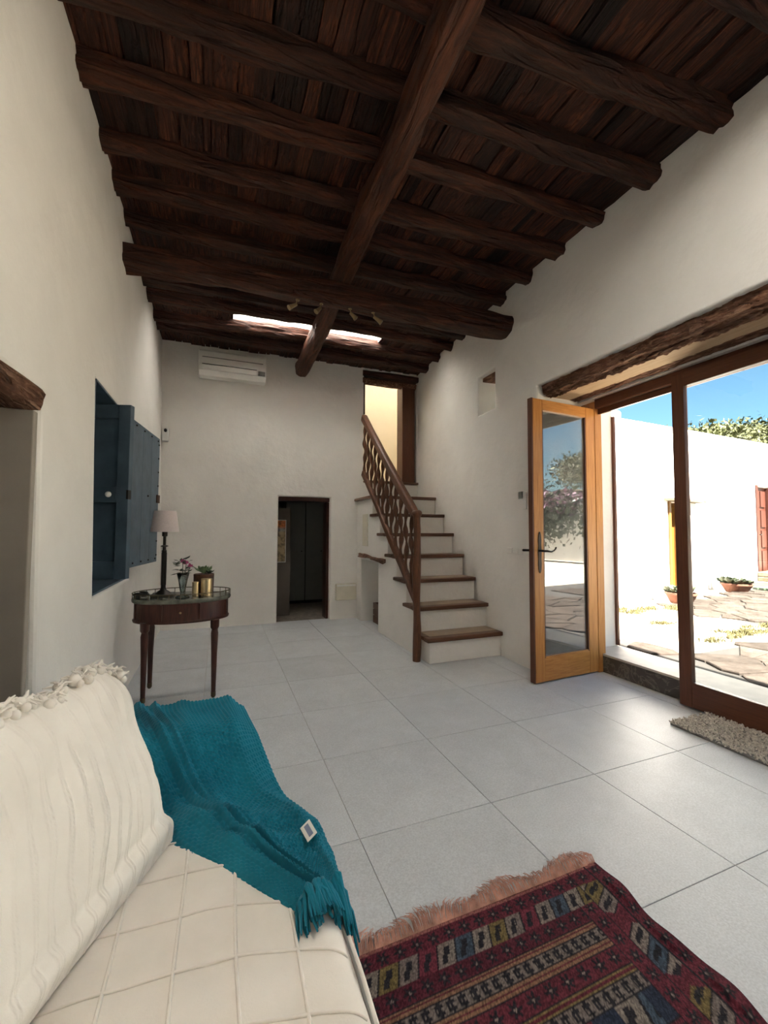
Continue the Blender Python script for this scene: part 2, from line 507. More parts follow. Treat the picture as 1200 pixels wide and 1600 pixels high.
def beam_mesh(name, p0, p1, w, h, seed, mat, parent=None, rough=0.012, rings=44, sq=3.2, bow=0.0):
    """hewn timber between the end centres p0 and p1"""
    p0, p1 = np.array(p0, float), np.array(p1, float)
    d = p1 - p0
    ln = np.linalg.norm(d); d /= ln
    side = np.cross(d, [0, 0, 1.0]); side /= np.linalg.norm(side)
    up = np.cross(side, d)
    n = 18
    t = np.linspace(0, 1, rings)
    a = 2 * math.pi * np.arange(n) / n
    ca, sa = np.cos(a), np.sin(a)
    k = (np.abs(ca) ** sq + np.abs(sa) ** sq) ** (-1 / sq)
    T, A = np.meshgrid(t, np.arange(n), indexing='ij')
    nz = vnoise(T * ln * 2.3 + seed, A * 0.9 + seed * 3, seed) * 2 * rough + vnoise(T * ln * 7 + seed, A * 2.2, seed + 1) * rough
    nz[:, 0] = nz[:, 0]
    wob_s = (vnoise(t * ln * 0.9, t * 0 + seed, seed + 2)) * w * 0.22
    wob_u = (vnoise(t * ln * 0.9, t * 0 + seed + 5, seed + 3)) * h * 0.22 + bow * np.sin(math.pi * t)
    scl = 1 + 0.22 * vnoise(t * ln * 0.7, t * 0 + seed + 9, seed + 4)
    rx = (w / 2) * k * ca
    rz = (h / 2) * k * sa
    P = np.zeros((rings, n, 3))
    rr = np.sqrt((rx / (w / 2)) ** 2 + (rz / (h / 2)) ** 2)
    for i in range(rings):
        c = p0 + d * ln * t[i] + side * wob_s[i] + up * wob_u[i]
        sx = rx * scl[i] + nz[i] * ca
        sz = rz * scl[i] + nz[i] * sa
        P[i] = c + np.outer(sx, side) + np.outer(sz, up)
    me = bpy.data.meshes.new(name)
    vs = P.reshape(-1, 3).tolist()
    fs = []
    for i in range(rings - 1):
        for q in range(n):
            fs.append((i * n + q, (i + 1) * n + q, (i + 1) * n + (q + 1) % n, i * n + (q + 1) % n))
    fs.append(tuple(range(n)))
    fs.append(tuple((rings - 1) * n + q for q in range(n))[::-1])
    me.from_pydata(vs, [], fs)
    me.update()
    me.materials.append(M[mat])
    o = obj_from(name, me, parent)
    smooth(o, 50)
    return o

# ------------------------------------------------------------------ the room
def wx(y):                      # inner face of the right wall
    return 2.515 if y < 3.1 else 2.515 + (y - 3.1) * 0.0693
def lx(z):                      # inner face of the left wall leans outwards a little
    return -0.615 - 0.019 * z
def by(x):                      # inner face of the back wall
    return 5.60 - 0.035 * (x + 0.7)
ZC = 3.475                      # underside of the ceiling boards

# floor: grout bed with 60 cm tiles
floor = MB().box(-2.6, 3.05, -2.6, 5.62, -0.12, -0.004).build('floor', 'grout')
tag(floor, kind='structure')
def tile_mesh(w, d):
    g = 0.0014
    b = 0.001
    mb = MB()
    mb.hexa([(g, g, -0.012), (w - g, g, -0.012), (w - g, d - g, -0.012), (g, d - g, -0.012)],
            [(g, g, -b), (w - g, g, -b), (w - g, d - g, -b), (g, d - g, -b)])
    me = mb.mesh('tile')
    me.clear_geometry()
    mb2 = MB()
    mb2.add([(g, g, -0.012), (w - g, g, -0.012), (w - g, d - g, -0.012), (g, d - g, -0.012),
             (g, g, -b), (w - g, g, -b), (w - g, d - g, -b), (g, d - g, -b),
             (g + b, g + b, 0), (w - g - b, g + b, 0), (w - g - b, d - g - b, 0), (g + b, d - g - b, 0)],
            [(0, 1, 5, 4), (1, 2, 6, 5), (2, 3, 7, 6), (3, 0, 4, 7), (4, 5, 9, 8), (5, 6, 10, 9), (6, 7, 11, 10), (7, 4, 8, 11), (8, 9, 10, 11)])
    me = mb2.mesh('tile')
    me.materials.append(M['tile'])
    return me
_tiles = {}
xs = [-2.6] + [0.527 + 0.6 * k for k in range(-5, 5)] + [3.05]
ys = [-2.6] + [0.977 + 0.6 * k for k in range(-5, 8)] + [5.62]
for i in range(len(xs) - 1):
    for j in range(len(ys) - 1):
        w, d = round(xs[i + 1] - xs[i], 4), round(ys[j + 1] - ys[j], 4)
        if w < 0.02 or d < 0.02:
            continue
        if (w, d) not in _tiles:
            _tiles[(w, d)] = tile_mesh(w, d)
        o = obj_from('tile', _tiles[(w, d)], floor)
        o.location = (xs[i], ys[j], 0)

# left wall with a doorway and a shuttered window
DY0, DY1, DZ = 1.02, 1.97, 1.70
SY0, SY1, SZ0, SZ1 = 2.735, 3.72, 0.815, 2.02
def f_left(x, y, z):
    if DY0 < y < DY1 and z < DZ: return False
    if SY0 < y < SY1 and SZ0 < z < SZ1 and x < 0.42: return False
    return True
wl = cells('wall_left', [0, 0.42, 0.62], [-2.6, DY0, DY1, SY0, SY1, 5.95], [-0.1, SZ0, DZ, SZ1, 3.75], f_left, 'plaster',
           lambda x, y, z: (lx(z) - x, y, z), bev=0.022)
tag(wl, kind='structure')
# blue boards lining the window recess
wr = MB()
e = 0.012
X0 = -0.652
wr.box(-1.06, X0 - 0.003, SY0, SY0 + e, SZ0, SZ1)
wr.box(-1.06, X0 - 0.003, SY1 - e, SY1, SZ0, SZ1)
wr.box(-1.06, X0 + 0.001, SY0, SY1, SZ1 - e, SZ1)
wr.box(-1.06, X0 + 0.018, SY0, SY1, SZ0, SZ0 + e)
win2 = wr.build('window_2', 'blue')
tag(win2, kind='structure')
for a, b in ((SY0 + e, (SY0 + SY1) / 2 - 0.002), ((SY0 + SY1) / 2 + 0.002, SY1 - e)):
    MB().box(-1.062, -1.03, a, b, SZ0 + e, SZ1 - e).build('board', 'blue', win2)

# back wall with the low doorway and the upper doorway
BX0, BX1, BZ = 0.715, 1.40, 1.63
UX0, UX1, UZ0, UZ1 = 1.86, 2.67, 1.856, 3.46
def f_back(x, y, z):
    if BX0 < x < BX1 and z < BZ: return False
    if UX0 < x < UX1 and UZ0 < z < UZ1: return False
    return True
wb = cells('wall_back', [-0.75, BX0, BX1, UX0, UX1, 2.80], [0, 0.30], [-0.1, BZ, UZ0, UZ1, 3.75], f_back, 'plaster',
           lambda x, y, z: (x, by(x) + y, z), bev=0.018)
tag(wb, kind='structure')

# right wall: thick, with the wide glazed opening and a small window hole
OY0, OY1, OZ = -0.90, 2.82, 2.43
NY0, NY1, NZ0, NZ1 = 3.44, 3.76, 2.415, 2.83
def f_right(x, y, z):
    if OY0 < y < OY1 and z < OZ: return False
    if NY0 < y < NY1 and NZ0 < z < NZ1: return False
    return True
wrt = cells('wall_right', [0, 0.885], [-2.6, OY0, OY1, 3.1, NY0, NY1, 6.2], [-0.1, NZ0, OZ, NZ1, 3.75], f_right, 'plaster',
            lambda x, y, z: (wx(y) + x, y, z), bev=0.022)
tag(wrt, kind='structure')
# small window: pane and wooden head
w3 = MB().box(3.02, 3.03, NY0 - 0.01, NY1 + 0.01, NZ0, NZ1).build('window_3', 'glass')
tag(w3, kind='structure')
beam_mesh('lintel', (2.62, (NY0 + NY1) / 2, NZ1 - 0.012), (3.0, (NY0 + NY1) / 2, NZ1 - 0.012), 0.30, 0.05, 61, 'lintel_rough', w3, rough=0.01, rings=12)

# rear wall behind the camera
wre = cells('wall_rear', [-1.3, 3.5], [-2.9, -2.6], [-0.1, 3.75], lambda *a: True, 'plaster')
tag(wre, kind='structure')

# ceiling slab with the skylight well
SKX0, SKX1, SKY0, SKY1 = 0.10, 1.78, 4.45, 4.86
QX0, QX1, QY0, QY1 = 0.62, 1.77, 0.02, 0.74          # added unseen roof opening that lets fill light into the room
def f_ceil(x, y, z):
    if SKX0 < x < SKX1 and SKY0 < y < SKY1: return False
    if QX0 < x < QX1 and QY0 < y < QY1: return False
    return True
ceil = cells('ceiling', [-1.3, SKX0, QX0, QX1, SKX1, 3.42], [-2.9, QY0, QY1, SKY0, SKY1, 5.95], [ZC + 0.035, 3.66], f_ceil, 'plaster_out')
tag(ceil, kind='structure')
well = MB()
for a in ((SKX0 - 0.05, SKX0, SKY0 - 0.05, SKY1 + 0.05), (SKX1, SKX1 + 0.05, SKY0 - 0.05, SKY1 + 0.05), (SKX0, SKX1, SKY0 - 0.05, SKY0), (SKX0, SKX1, SKY1, SKY1 + 0.05)):
    well.box(a[0], a[1], a[2], a[3], 3.661, 3.72)
sk = well.build('window_4', 'plaster_out')
tag(sk, 'narrow skylight between the ceiling joists near the back wall', kind='structure')
MB().add([(SKX0 - 0.04, SKY0 - 0.04, 3.665), (SKX1 + 0.04, SKY0 - 0.04, 3.665), (SKX1 + 0.04, SKY1 + 0.04, 3.665), (SKX0 - 0.04, SKY1 + 0.04, 3.665)], [(0, 1, 2, 3)]).build('pane', 'opal', sk)

bd_ = MB()
for a in ((-1.0, 3.0, -2.6, QY0), (-1.0, QX0, QY0, QY1), (QX1, 3.0, QY0, QY1), (-1.0, 3.0, QY1, SKY0), (-1.0, 3.0, SKY1, 5.75), (-1.0, SKX0, SKY0, SKY1), (SKX1, 3.0, SKY0, SKY1)):
    bd_.box(a[0], a[1], a[2], a[3], ZC + 0.022, ZC + 0.0345)
bd_.build('boarding', 'plank_far', ceil)

well = MB()
for a in ((QX0 - 0.05, QX0, QY0 - 0.05, QY1 + 0.05), (QX1, QX1 + 0.05, QY0 - 0.05, QY1 + 0.05), (QX0, QX1, QY0 - 0.05, QY0), (QX0, QX1, QY1, QY1 + 0.05)):
    well.box(a[0], a[1], a[2], a[3], 3.661, 3.72)
sk_fill = well.build('fill_roof_opening', 'plaster_out')
tag(sk_fill, 'added unseen roof opening above the camera for fill light', kind='structure')
MB().add([(QX0 - 0.04, QY0 - 0.04, 3.70), (QX1 + 0.04, QY0 - 0.04, 3.70), (QX1 + 0.04, QY1 + 0.04, 3.70), (QX0 - 0.04, QY1 + 0.04, 3.70)], [(0, 1, 2, 3)]).build('pane', 'opal', sk_fill)  # added pane of the unseen fill opening

# joists: (right centre y, left centre y, width, drop)
JO = [(-1.4, -1.2, .125, .115), (-0.95, -0.75, .12, .11), (-0.5, -0.3, .12, .11), (-0.05, 0.2, .12, .11), (0.47, 0.72, .12, .12), (0.94, 1.20, .12, .11),
      (1.375, 1.62, .145, .125), (1.765, 2.02, .125, .11), (2.165, 2.36, .125, .11), (2.55, 2.80, .13, .125), (2.91, 3.10, .12, .11), (3.285, 3.46, .12, .10),
      (3.68, 3.86, .12, .10), (4.06, 4.20, .12, .115), (4.385, 4.47, .125, .115), (4.75, 4.90, .11, .11), (5.12, 5.13, .13, .125)]
ORD = {16: 'against the back wall', 15: 'just behind the skylight', 14: 'just in front of the skylight', 13: 'third behind the low tie beam',
       12: 'hidden above the low tie beam', 11: 'just in front of the low tie beam', 10: 'second in front of the low tie beam',
       9: 'third in front of the low tie beam', 8: 'fourth in front of the low tie beam', 7: 'fifth in front of the low tie beam',
       6: 'widest and palest, top right of the ceiling', 5: 'at the extreme top right corner of the picture'}
ORD[13] = 'first behind the low tie beam'
for i, (yr, yl, w, h) in enumerate(JO):
    if i < 5:
        continue
    zc = 3.40 + h / 2 + 0.004
    o = beam_mesh('ceiling_joist', (-0.80, yl - 0.01, zc), (wx(yr) + 0.12, yr, zc), w, h + 0.02, 20 + i, 'beam', rough=0.019, sq=3.8, rings=64)
    tag(o, 'dark brown hewn ceiling joist, ' + ORD.get(i, 'nearest above the camera'), 'beam', 'ceiling joists')

# long spine beam under the joists, low cross tie beam under the spine
o = beam_mesh('spine_beam', (0.745, -2.6, 3.335), (1.0, 5.70, 3.335), 0.15, 0.17, 77, 'beam_y', rough=0.018, rings=150, sq=4.0)
tag(o, 'long reddish brown beam running from above the camera to the back wall', 'beam')
o = beam_mesh('tie_beam', (-0.82, 3.445, 3.15), (2.66, 3.215, 3.135), 0.185, 0.175, 88, 'beam', rough=0.020, rings=80, sq=4.2)
tag(o, 'thick low cross beam carrying the long beam and spotlights', 'beam')

# ceiling boards between the joists; nearest bays as single pieces
def plank_variant(seed):
    r = random.Random(seed)
    n = 7
    top, bot = [], []
    for k in range(n):
        t = k / (n - 1)
        a = r.uniform(-0.06, 0.06); b = r.uniform(-0.06, 0.06); c = r.uniform(-0.12, 0.12)
        top.append((0.0 + a, t, 1.0)); top.append((1.0 + b, t, 1.0))
        bot.append((0.0 + a, t, c)); bot.append((1.0 + b, t, c + r.uniform(-0.1, 0.1)))
    vs = top + bot
    fs = []
    for k in range(n - 1):
        i = 2 * k
        fs.append((2 * n + i, 2 * n + i + 2, 2 * n + i + 3, 2 * n + i + 1))
        fs.append((i, i + 2, 2 * n + i + 2, 2 * n + i))
        fs.append((i + 1, 2 * n + i + 1, 2 * n + i + 3, i + 3))
    fs.append((0, 2 * n, 2 * n + 1, 1)); fs.append((2 * n - 2, 2 * n - 1, 4 * n - 1, 4 * n - 2))
    me = bpy.data.meshes.new('plank')
    me.from_pydata(vs, [], fs); me.update()
    me.materials.append(M['plank'])
    return me, vs, fs
PV = [plank_variant(100 + k) for k in range(10)]
rp = random.Random(5)
far = MB()
for i in range(5, len(JO)):
    a = JO[i]
    b = JO[i + 1] if i + 1 < len(JO) else (5.66, 5.68)
    x = -0.74
    while x < 2.78:
        w = rp.choice([0.045, 0.06, 0.08, 0.095, 0.12])
        t = (x + w / 2 + 0.68) / 3.2
        y0 = a[1] + (a[0] - a[1]) * t - 0.01
        y1 = b[1] + (b[0] - b[1]) * t + 0.01
        skip = SKX0 - w < x < SKX1 and i == 14
        if skip:
            x += w
            continue
        k = rp.randrange(len(PV))
        dz = rp.uniform(-0.008, 0.010)
        if 4 <= i <= 10:
            o = obj_from('plank', PV[k][0], ceil)
            o.location = (x + 0.002, y0, ZC + dz)
            o.scale = (w - 0.006, y1 - y0, 0.032 - dz)
        else:
            far.add([(x + 0.002 + p[0] * (w - 0.006), y0 + p[1] * (y1 - y0), ZC + dz + p[2] * (0.032 - dz)) for p in PV[k][1]], PV[k][2])
        x += w
o = far.build('planks', 'plank_far', ceil)
tag(o, kind='stuff')

# ------------------------------------------------------------------ stairs
RH, TD, SX0, SY = 0.232, 0.25, 1.765, 3.365
stair = thing('staircase', (2.15, 4.3, 0), 'steep white plastered staircase with brown wooden treads against the right wall', 'staircase')
yb = [SY + TD * k for k in range(7)]
ys_ = sorted(yb + [4.66, 5.30, 5.50])
zs_ = sorted([0.0] + [RH * (k + 1) - 0.035 for k in range(7)] + [0.81])
def f_stair(x, y, z):
    n = sum(1 for v in yb if v < y)
    if z > RH * n - 0.035: return False
    if 4.66 < y < 5.30 and z < 0.81 and x < 2.2: return False
    return True
o = cells('plaster_body', [SX0, 2.2, 2.50], ys_, zs_, f_stair, 'plaster',
          lambda x, y, z: ((x if x < 2.45 else wx(y) - 0.001), min(y, 5.48), z), parent=stair, bev=0.008, seg=2)
for k in range(7):
    y0 = yb[k]
    y1 = yb[k + 1] if k < 6 else 5.50
    z1 = RH * (k + 1)
    mb = MB()
    mb.box(SX0 - 0.035, wx(y0) - 0.002, y0 - 0.035, y0 + 0.055, z1 - 0.038, z1)
    mb.box(SX0 - 0.035, SX0 + 0.03, y0 + 0.0552, y1 + 0.02, z1 - 0.034, z1)
    t = mb.build('tread', 'tread_wood', stair)
    bevel(t, 0.008, 2)
    MB().box(SX0 + 0.031, wx(y0) - 0.002, y0 + 0.0555, y1 + 0.004, z1 - 0.034, z1 - 0.002).build('tile', 'tread_tile', t)
# under-stair niche: gnarled wooden lintel and what stands inside
o = beam_mesh('niche_lintel', (SX0 + 0.04, 4.42, 0.835), (SX0 + 0.04, 5.36, 0.86), 0.12, 0.055, 303, 'lintel_rough', stair, rough=0.02, rings=20)

crate = thing('wooden_crate', (2.03, 5.0, 0), 'small brown wooden crate standing in the niche under the stairs', 'crate')
for z in (0.02, 0.10, 0.18):
    MB().box(1.90, 2.16, 4.80, 4.815, z, z + 0.07).build('slat', 'tread_wood', crate)
    MB().box(1.90, 2.16, 5.185, 5.20, z, z + 0.07).build('slat', 'tread_wood', crate)
    MB().box(1.90, 1.915, 4.816, 5.184, z, z + 0.07).build('slat', 'tread_wood', crate)
MB().box(1.90, 2.16, 4.80, 5.20, 0.0, 0.018).build('bottom', 'tread_wood', crate)

# railing
rail = thing('stair_railing', (1.70, 3.49, 0), 'rustic brown wooden stair railing with wavy turned balusters', 'railing')
pts, rd = [], []
for k in range(24):
    t = k / 23
    pts.append((1.70 + 0.006 * math.sin(t * 9), 3.49 + 0.004 * math.sin(t * 7 + 1), 1.31 * t))
    rd.append(0.036 + 0.004 * math.sin(t * 13) - (0.005 if t > 0.93 else 0))
MB().tube(pts, rd, 12).build('newel_post', 'rail_wood', rail, 50)
MB().lathe((1.70, 3.49, 1.305), [(0.030, 0), (0.036, 0.012), (0.047, 0.030), (0.049, 0.045), (0.040, 0.062), (0.02, 0.07)], 14).build('newel_cap', 'rail_wood', rail, 50)
HA, HB = Vector((1.70, 3.515, 1.325)), Vector((1.70, 5.02, 2.615))
BA, BB = Vector((1.70, 3.50, 0.545)), Vector((1.70, 5.02, 1.915))
beam_mesh('handrail', HA, HB, 0.07, 0.095, 41, 'rail_wood', rail, rough=0.004, rings=24, sq=5)
beam_mesh('bottom_rail', BA, BB, 0.055, 0.085, 42, 'rail_wood', rail, rough=0.004, rings=24, sq=5)
NB = 12
for k in range(NB):
    t = (k + 0.75) / NB
    a = BA.lerp(BB, t); b = HA.lerp(HB, t)
    n = 26
    p, r = [], []
    for q in range(n):
        u = q / (n - 1)
        c = a.lerp(b, u)
        p.append(c + Vector((0, 0.016 * math.sin(u * math.pi * 4), 0)))
        r.append(0.020 + 0.010 * math.sin(u * math.pi * 8) * math.sin(u * math.pi))
    MB().tube(p, r, 8).build('baluster', 'rail_wood', rail, 60)

# ------------------------------------------------------------------ glazed opening
# door frame (trim), sill, open leaf, sliding panels
tr = MB()
tr.box(3.005, 3.085, 2.672, 2.818, 0.0, 2.31)
t1 = tr.build('trim_1', 'door_wood')
tag(t1, kind='structure'); bevel(t1, 0.004, 1)
t2 = MB().box(3.005, 3.12, -0.90, 2.672, 2.245, 2.325).build('trim_2', 'slide_wood_h')
tag(t2, kind='structure'); bevel(t2, 0.004, 1)
t3 = MB().box(3.045, 3.065, -0.90, 2.672, 2.20, 2.2445).build('trim_3', 'slide_wood_h')
tag(t3, kind='structure')
# masonry above the frame, behind the boards
o = MB().box(3.09, 3.40, -0.9, 2.82, 2.335, 2.44).build('trim_4', 'plaster_out'); tag(o, kind='structure')
o = MB().box(2.97, 3.088, -0.9, 2.82, 2.327, 2.44).build('trim_5', 'plaster'); tag(o, kind='structure')
# threshold
o = MB().box(3.05, 3.075, -0.90, 2.82, 0.0, 0.135).build('trim_6', 'marble'); tag(o, kind='structure')
o = MB().box(3.05, 3.405, -0.90, 2.82, 0.135, 0.152).build('trim_7', 'sill'); tag(o, kind='structure')
o = MB().box(3.075, 3.40, -0.90, 2.82, -0.1, 0.135).build('trim_8', 'plaster'); tag(o, kind='structure')
# brown edge of an outer shutter at the far reveal
o = MB().box(3.375, 3.40, 2.795, 2.819, 0.16, 2.25).build('trim_9', 'slide_wood'); tag(o, kind='structure')

# lintel over the opening: rough log, pale board, narrow log
lt = thing('door_lintel', (2.75, 1.0, 2.33), 'rough weathered timber lintel above the glass doors', 'lintel')
def chipped(name, sect, y0, y1, seed, amp, mat):
    """hewn timber along y; sect(t) gives the closed cross-section [(x, z)] at t"""
    ny2 = 330
    t = np.linspace(0, 1, ny2) ** 0.8
    S0 = np.array([sect(q) for q in t])                       # ny, k, 2
    k = S0.shape[1]
    m = 7
    rows = []
    for q in range(k):
        a, b = S0[:, q], S0[:, (q + 1) % k]
        for j in range(m):
            rows.append(a + (b - a) * j / m)
    S1 = np.stack(rows, 1)
    c = S1.mean(1, keepdims=True)
    yv = y0 + (y1 - y0) * t
    A, B = np.meshgrid(yv, np.arange(k * m), indexing='ij')
    nz2 = amp * (vnoise(A * 9, B * 0.33, seed) + 0.9 * vnoise(A * 26, B * 0.8, seed + 1) + 0.55 * vnoise(A * 60, B * 1.3, seed + 2))
    dr_ = S1 - c
    dr_ = dr_ / np.linalg.norm(dr_, axis=-1, keepdims=True)
    S1 = S1 + dr_ * nz2[..., None]
    P = np.stack([S1[..., 0], A, S1[..., 1]], -1)
    o = grid_mesh(name, np.swapaxes(P, 0, 1), mat, lt, close_u=True)
    smooth(o, 35)
    return o
chipped('rough_log', lambda t: [(2.56, 2.335 + 0.02 * t), (2.55, 2.455), (2.78, 2.455), (2.745 - 0.10 * t, 2.332 + 0.008 * t), (2.63, 2.322 + 0.012 * t)], -1.0, 2.80, 51, 0.027, 'lintel_rough')
b_ = MB().hexa([(2.70, -1.0, 2.343), (2.90, -1.0, 2.343), (2.90, -1.0, 2.43), (2.70, -1.0, 2.43)], [(2.62, 2.81, 2.345), (2.93, 2.81, 2.345), (2.93, 2.81, 2.43), (2.62, 2.81, 2.43)]).build('pale_board', 'lintel_pale', lt)
chipped('narrow_log', lambda t: [(2.885 - 0.02 * t, 2.345), (2.885, 2.40), (2.965, 2.40), (2.960, 2.343), (2.92 - 0.01 * t, 2.330)], -1.0, 2.80, 57, 0.012, 'lintel_rough')

# open leaf
def leaf_pt(u, v, z):           # u from the hinge towards the free edge, v through the leaf
    d = Vector((-0.9977, -0.0680, 0)); n = Vector((0.0680, -0.9977, 0))
    return Vector((3.0, 2.672, 0)) + d * u + n * v + Vector((0, 0, z))
def leaf_box(mb, u0, u1, v0, v1, z0, z1):
    lo = [leaf_pt(*q) for q in ((u0, v0, z0), (u1, v0, z0), (u1, v1, z0), (u0, v1, z0))]
    hi = [leaf_pt(*q) for q in ((u0, v0, z1), (u1, v0, z1), (u1, v1, z1), (u0, v1, z1))]
    return mb.hexa(lo, hi)
d1 = bpy.data.objects.new('door_1', None); COL.objects.link(d1); d1.location = (3.0, 2.672, 0)
tag(d1, 'open glazed door leaf with an orange varnished wooden frame', kind='structure')
LW_, LH0, LH1 = 0.705, 0.012, 2.243
for nm, a, mt in (('stile', (0.0, 0.105, -0.045, 0, LH0, LH1), 'door_wood'), ('stile', (LW_ - 0.098, LW_, -0.045, 0, LH0, LH1), 'door_wood'),
                  ('rail', (0.1052, LW_ - 0.0982, -0.045, 0, LH0, 0.192), 'door_wood_h'), ('rail', (0.1052, LW_ - 0.0982, -0.045, 0, 2.155, LH1), 'door_wood_h')):
    o = leaf_box(MB(), *a).build(nm, mt, d1); bevel(o, 0.004, 2)
leaf_box(MB(), LW_ + 0.0003, LW_ + 0.014, -0.044, -0.001, LH0, LH1).build('edge_strip', 'slide_wood', d1)
leaf_box(MB(), 0.104, LW_ - 0.097, -0.026, -0.019, 0.19, 2.157).build('pane', 'glass_leaf', d1)
for a in ((0.105, 0.115, 0.19, 2.157), (LW_ - 0.108, LW_ - 0.098, 0.19, 2.157)):
    leaf_box(MB(), a[0], a[1], -0.018, -0.003, a[2], a[3]).build('glazing_bead', 'slide_wood', d1)
leaf_box(MB(), 0.1152, LW_ - 0.1082, -0.018, -0.003, 0.1925, 0.202).build('glazing_bead', 'door_wood_h', d1)
hnd = MB()
pl = []
uc = LW_ - 0.052
prof = [(0.0, 0.855), (0.008, 0.865), (0.014, 0.89), (0.017, 0.93), (0.014, 0.97), (0.018, 1.02), (0.014, 1.07), (0.016, 1.11), (0.012, 1.15), (0.005, 1.175), (0.0, 1.18)]
vs, fs = [], []
for (w, z) in prof:
    for (s_, v_) in ((-1, 0.0005), (1, 0.0005), (1, 0.006), (-1, 0.006)):
        vs.append(leaf_pt(uc + s_ * max(w, 0.001), v_, z))
for i in range(len(prof) - 1):
    for k in range(4):
        fs.append((i * 4 + k, i * 4 + (k + 1) % 4, (i + 1) * 4 + (k + 1) % 4, (i + 1) * 4 + k))
fs += [(3, 2, 1, 0), tuple(len(vs) - 4 + k for k in range(4))]
hp = hnd.add(vs, fs).build('handle_plate', 'iron', d1)
lev = [leaf_pt(uc, 0.004, 1.03), leaf_pt(uc, 0.05, 1.03), leaf_pt(uc - 0.02, 0.058, 1.03), leaf_pt(uc - 0.06, 0.058, 1.022), leaf_pt(uc - 0.09, 0.058, 1.030), leaf_pt(uc - 0.108, 0.058, 1.042), leaf_pt(uc - 0.115, 0.058, 1.058)]
MB().tube(lev, [0.010, 0.009, 0.009, 0.007, 0.006, 0.006, 0.008], 8).build('lever', 'iron', hp, 60)
lev = [leaf_pt(uc, -0.046, 1.03), leaf_pt(uc, -0.085, 1.03), leaf_pt(uc + 0.01, -0.095, 1.03), leaf_pt(uc + 0.075, -0.10, 1.032)]
MB().tube(lev, [0.010, 0.009, 0.009, 0.010], 8).build('lever', 'iron', hp, 60)

# sliding glazed panels
def slide_panel(name, y0, y1, x0, x1, label):
    e_ = bpy.data.objects.new(name, None); COL.objects.link(e_); e_.location = ((x0 + x1) / 2, y1, 0)
    tag(e_, label, kind='structure')
    for a, b in ((y1 - 0.082, y1), (y0, y0 + 0.082)):
        o = MB().box(x0, x1, a, b, 0.012, 2.285).build('stile', 'slide_wood', e_); bevel(o, 0.004, 2)
    for a, b in ((0.012, 0.178), (2.185, 2.285)):
        o = MB().box(x0, x1, y0 + 0.0822, y1 - 0.0822, a, b).build('rail', 'slide_wood_h', e_); bevel(o, 0.004, 2)
    MB().box((x0 + x1) / 2 - 0.004, (x0 + x1) / 2 + 0.004, y0 + 0.08, y1 - 0.08, 0.175, 2.188).build('pane', 'glass', e_)
    return e_
slide_panel('window_1', 0.58, 1.977, 2.955, 2.998, 'large sliding glass panel in a red brown wooden frame')
slide_panel('window_6', -0.88, 0.577, 2.955, 2.998, 'second sliding glass panel out of the picture')

# ------------------------------------------------------------------ rooms beyond the doorways
def room(name, x0, x1, y0, y1, z0, z1, mat, skip=''):
    """thin shell; skip: faces left open (l r f b t d)"""
    mb = MB(); t = 0.08
    if 'l' not in skip: mb.box(x0 - t, x0, y0, y1, z0, z1)
    if 'r' not in skip: mb.box(x1, x1 + t, y0, y1, z0, z1)
    if 'f' not in skip: mb.box(x0 - t, x1 + t, y0 - t, y0, z0, z1)
    if 'b' not in skip: mb.box(x0 - t, x1 + t, y1, y1 + t, z0, z1)
    if 't' not in skip: mb.box(x0 - t, x1 + t, y0 - t, y1 + t, z1, z1 + t)
    if 'd' not in skip: mb.box(x0 - t, x1 + t, y0 - t, y1 + t, z0 - t, z0)
    o = mb.build(name, mat)
    return tag(o, kind='structure')
# passage behind the left doorway
room('wall_passage', -2.6, -1.32, 0.4, 3.4, 0.0, 2.2, 'plaster', 'rd')
o = MB().box(-1.33, -1.25, 2.02, 3.4, 0.0, 2.2).build('wall_passage_side', 'plaster'); tag(o, kind='structure')
o = beam_mesh('doorway_lintel', (-0.80, DY0 - 0.06, 1.70), (-0.80, DY1 + 0.01, 1.675), 0.26, 0.10, 71, 'lintel_rough', rough=0.012, rings=26, sq=4)
tag(o, 'old brown wooden lintel at the top of the left doorway', 'lintel')
# added panel whose grey-brown puts shade on the left doorway's far jamb
M['jamb_shade'] = simple('jamb_shade_tone', (0.30, 0.265, 0.225), 0.8, var=0.08, nscale=5)
shade_root = bpy.data.objects.new('jamb_shade_panel', None); COL.objects.link(shade_root); shade_root.location = (-1.0, 1.94, 0)
tag(shade_root, 'grey brown panel added as painted shade on the left doorway jamb', kind='structure')
o = MB().box(-1.32, -0.652, 1.925, 1.962, 0.012, 1.622).build('leaf', 'jamb_shade', shade_root); bevel(o, 0.004, 2)
# dark room behind the low doorway
room('wall_dark_room', 0.2, 2.2, 5.92, 7.6, 0.0, 1.76, 'plaster_dark', 'fd')
o = MB().box(0.2, 2.2, 5.62, 7.6, -0.1, -0.003).build('floor_dark_room', 'stone_dark'); tag(o, kind='structure')
fr = MB().box(BX1 - 0.035, BX1 - 0.001, 5.60, 5.80, 0.001, BZ - 0.06).build('trim_10', 'mahogany'); tag(fr, kind='structure')
fr = MB().box(BX0 + 0.001, BX1 - 0.001, 5.585, 5.80, BZ - 0.055, BZ - 0.001).build('trim_11', 'mahogany'); tag(fr, kind='structure')
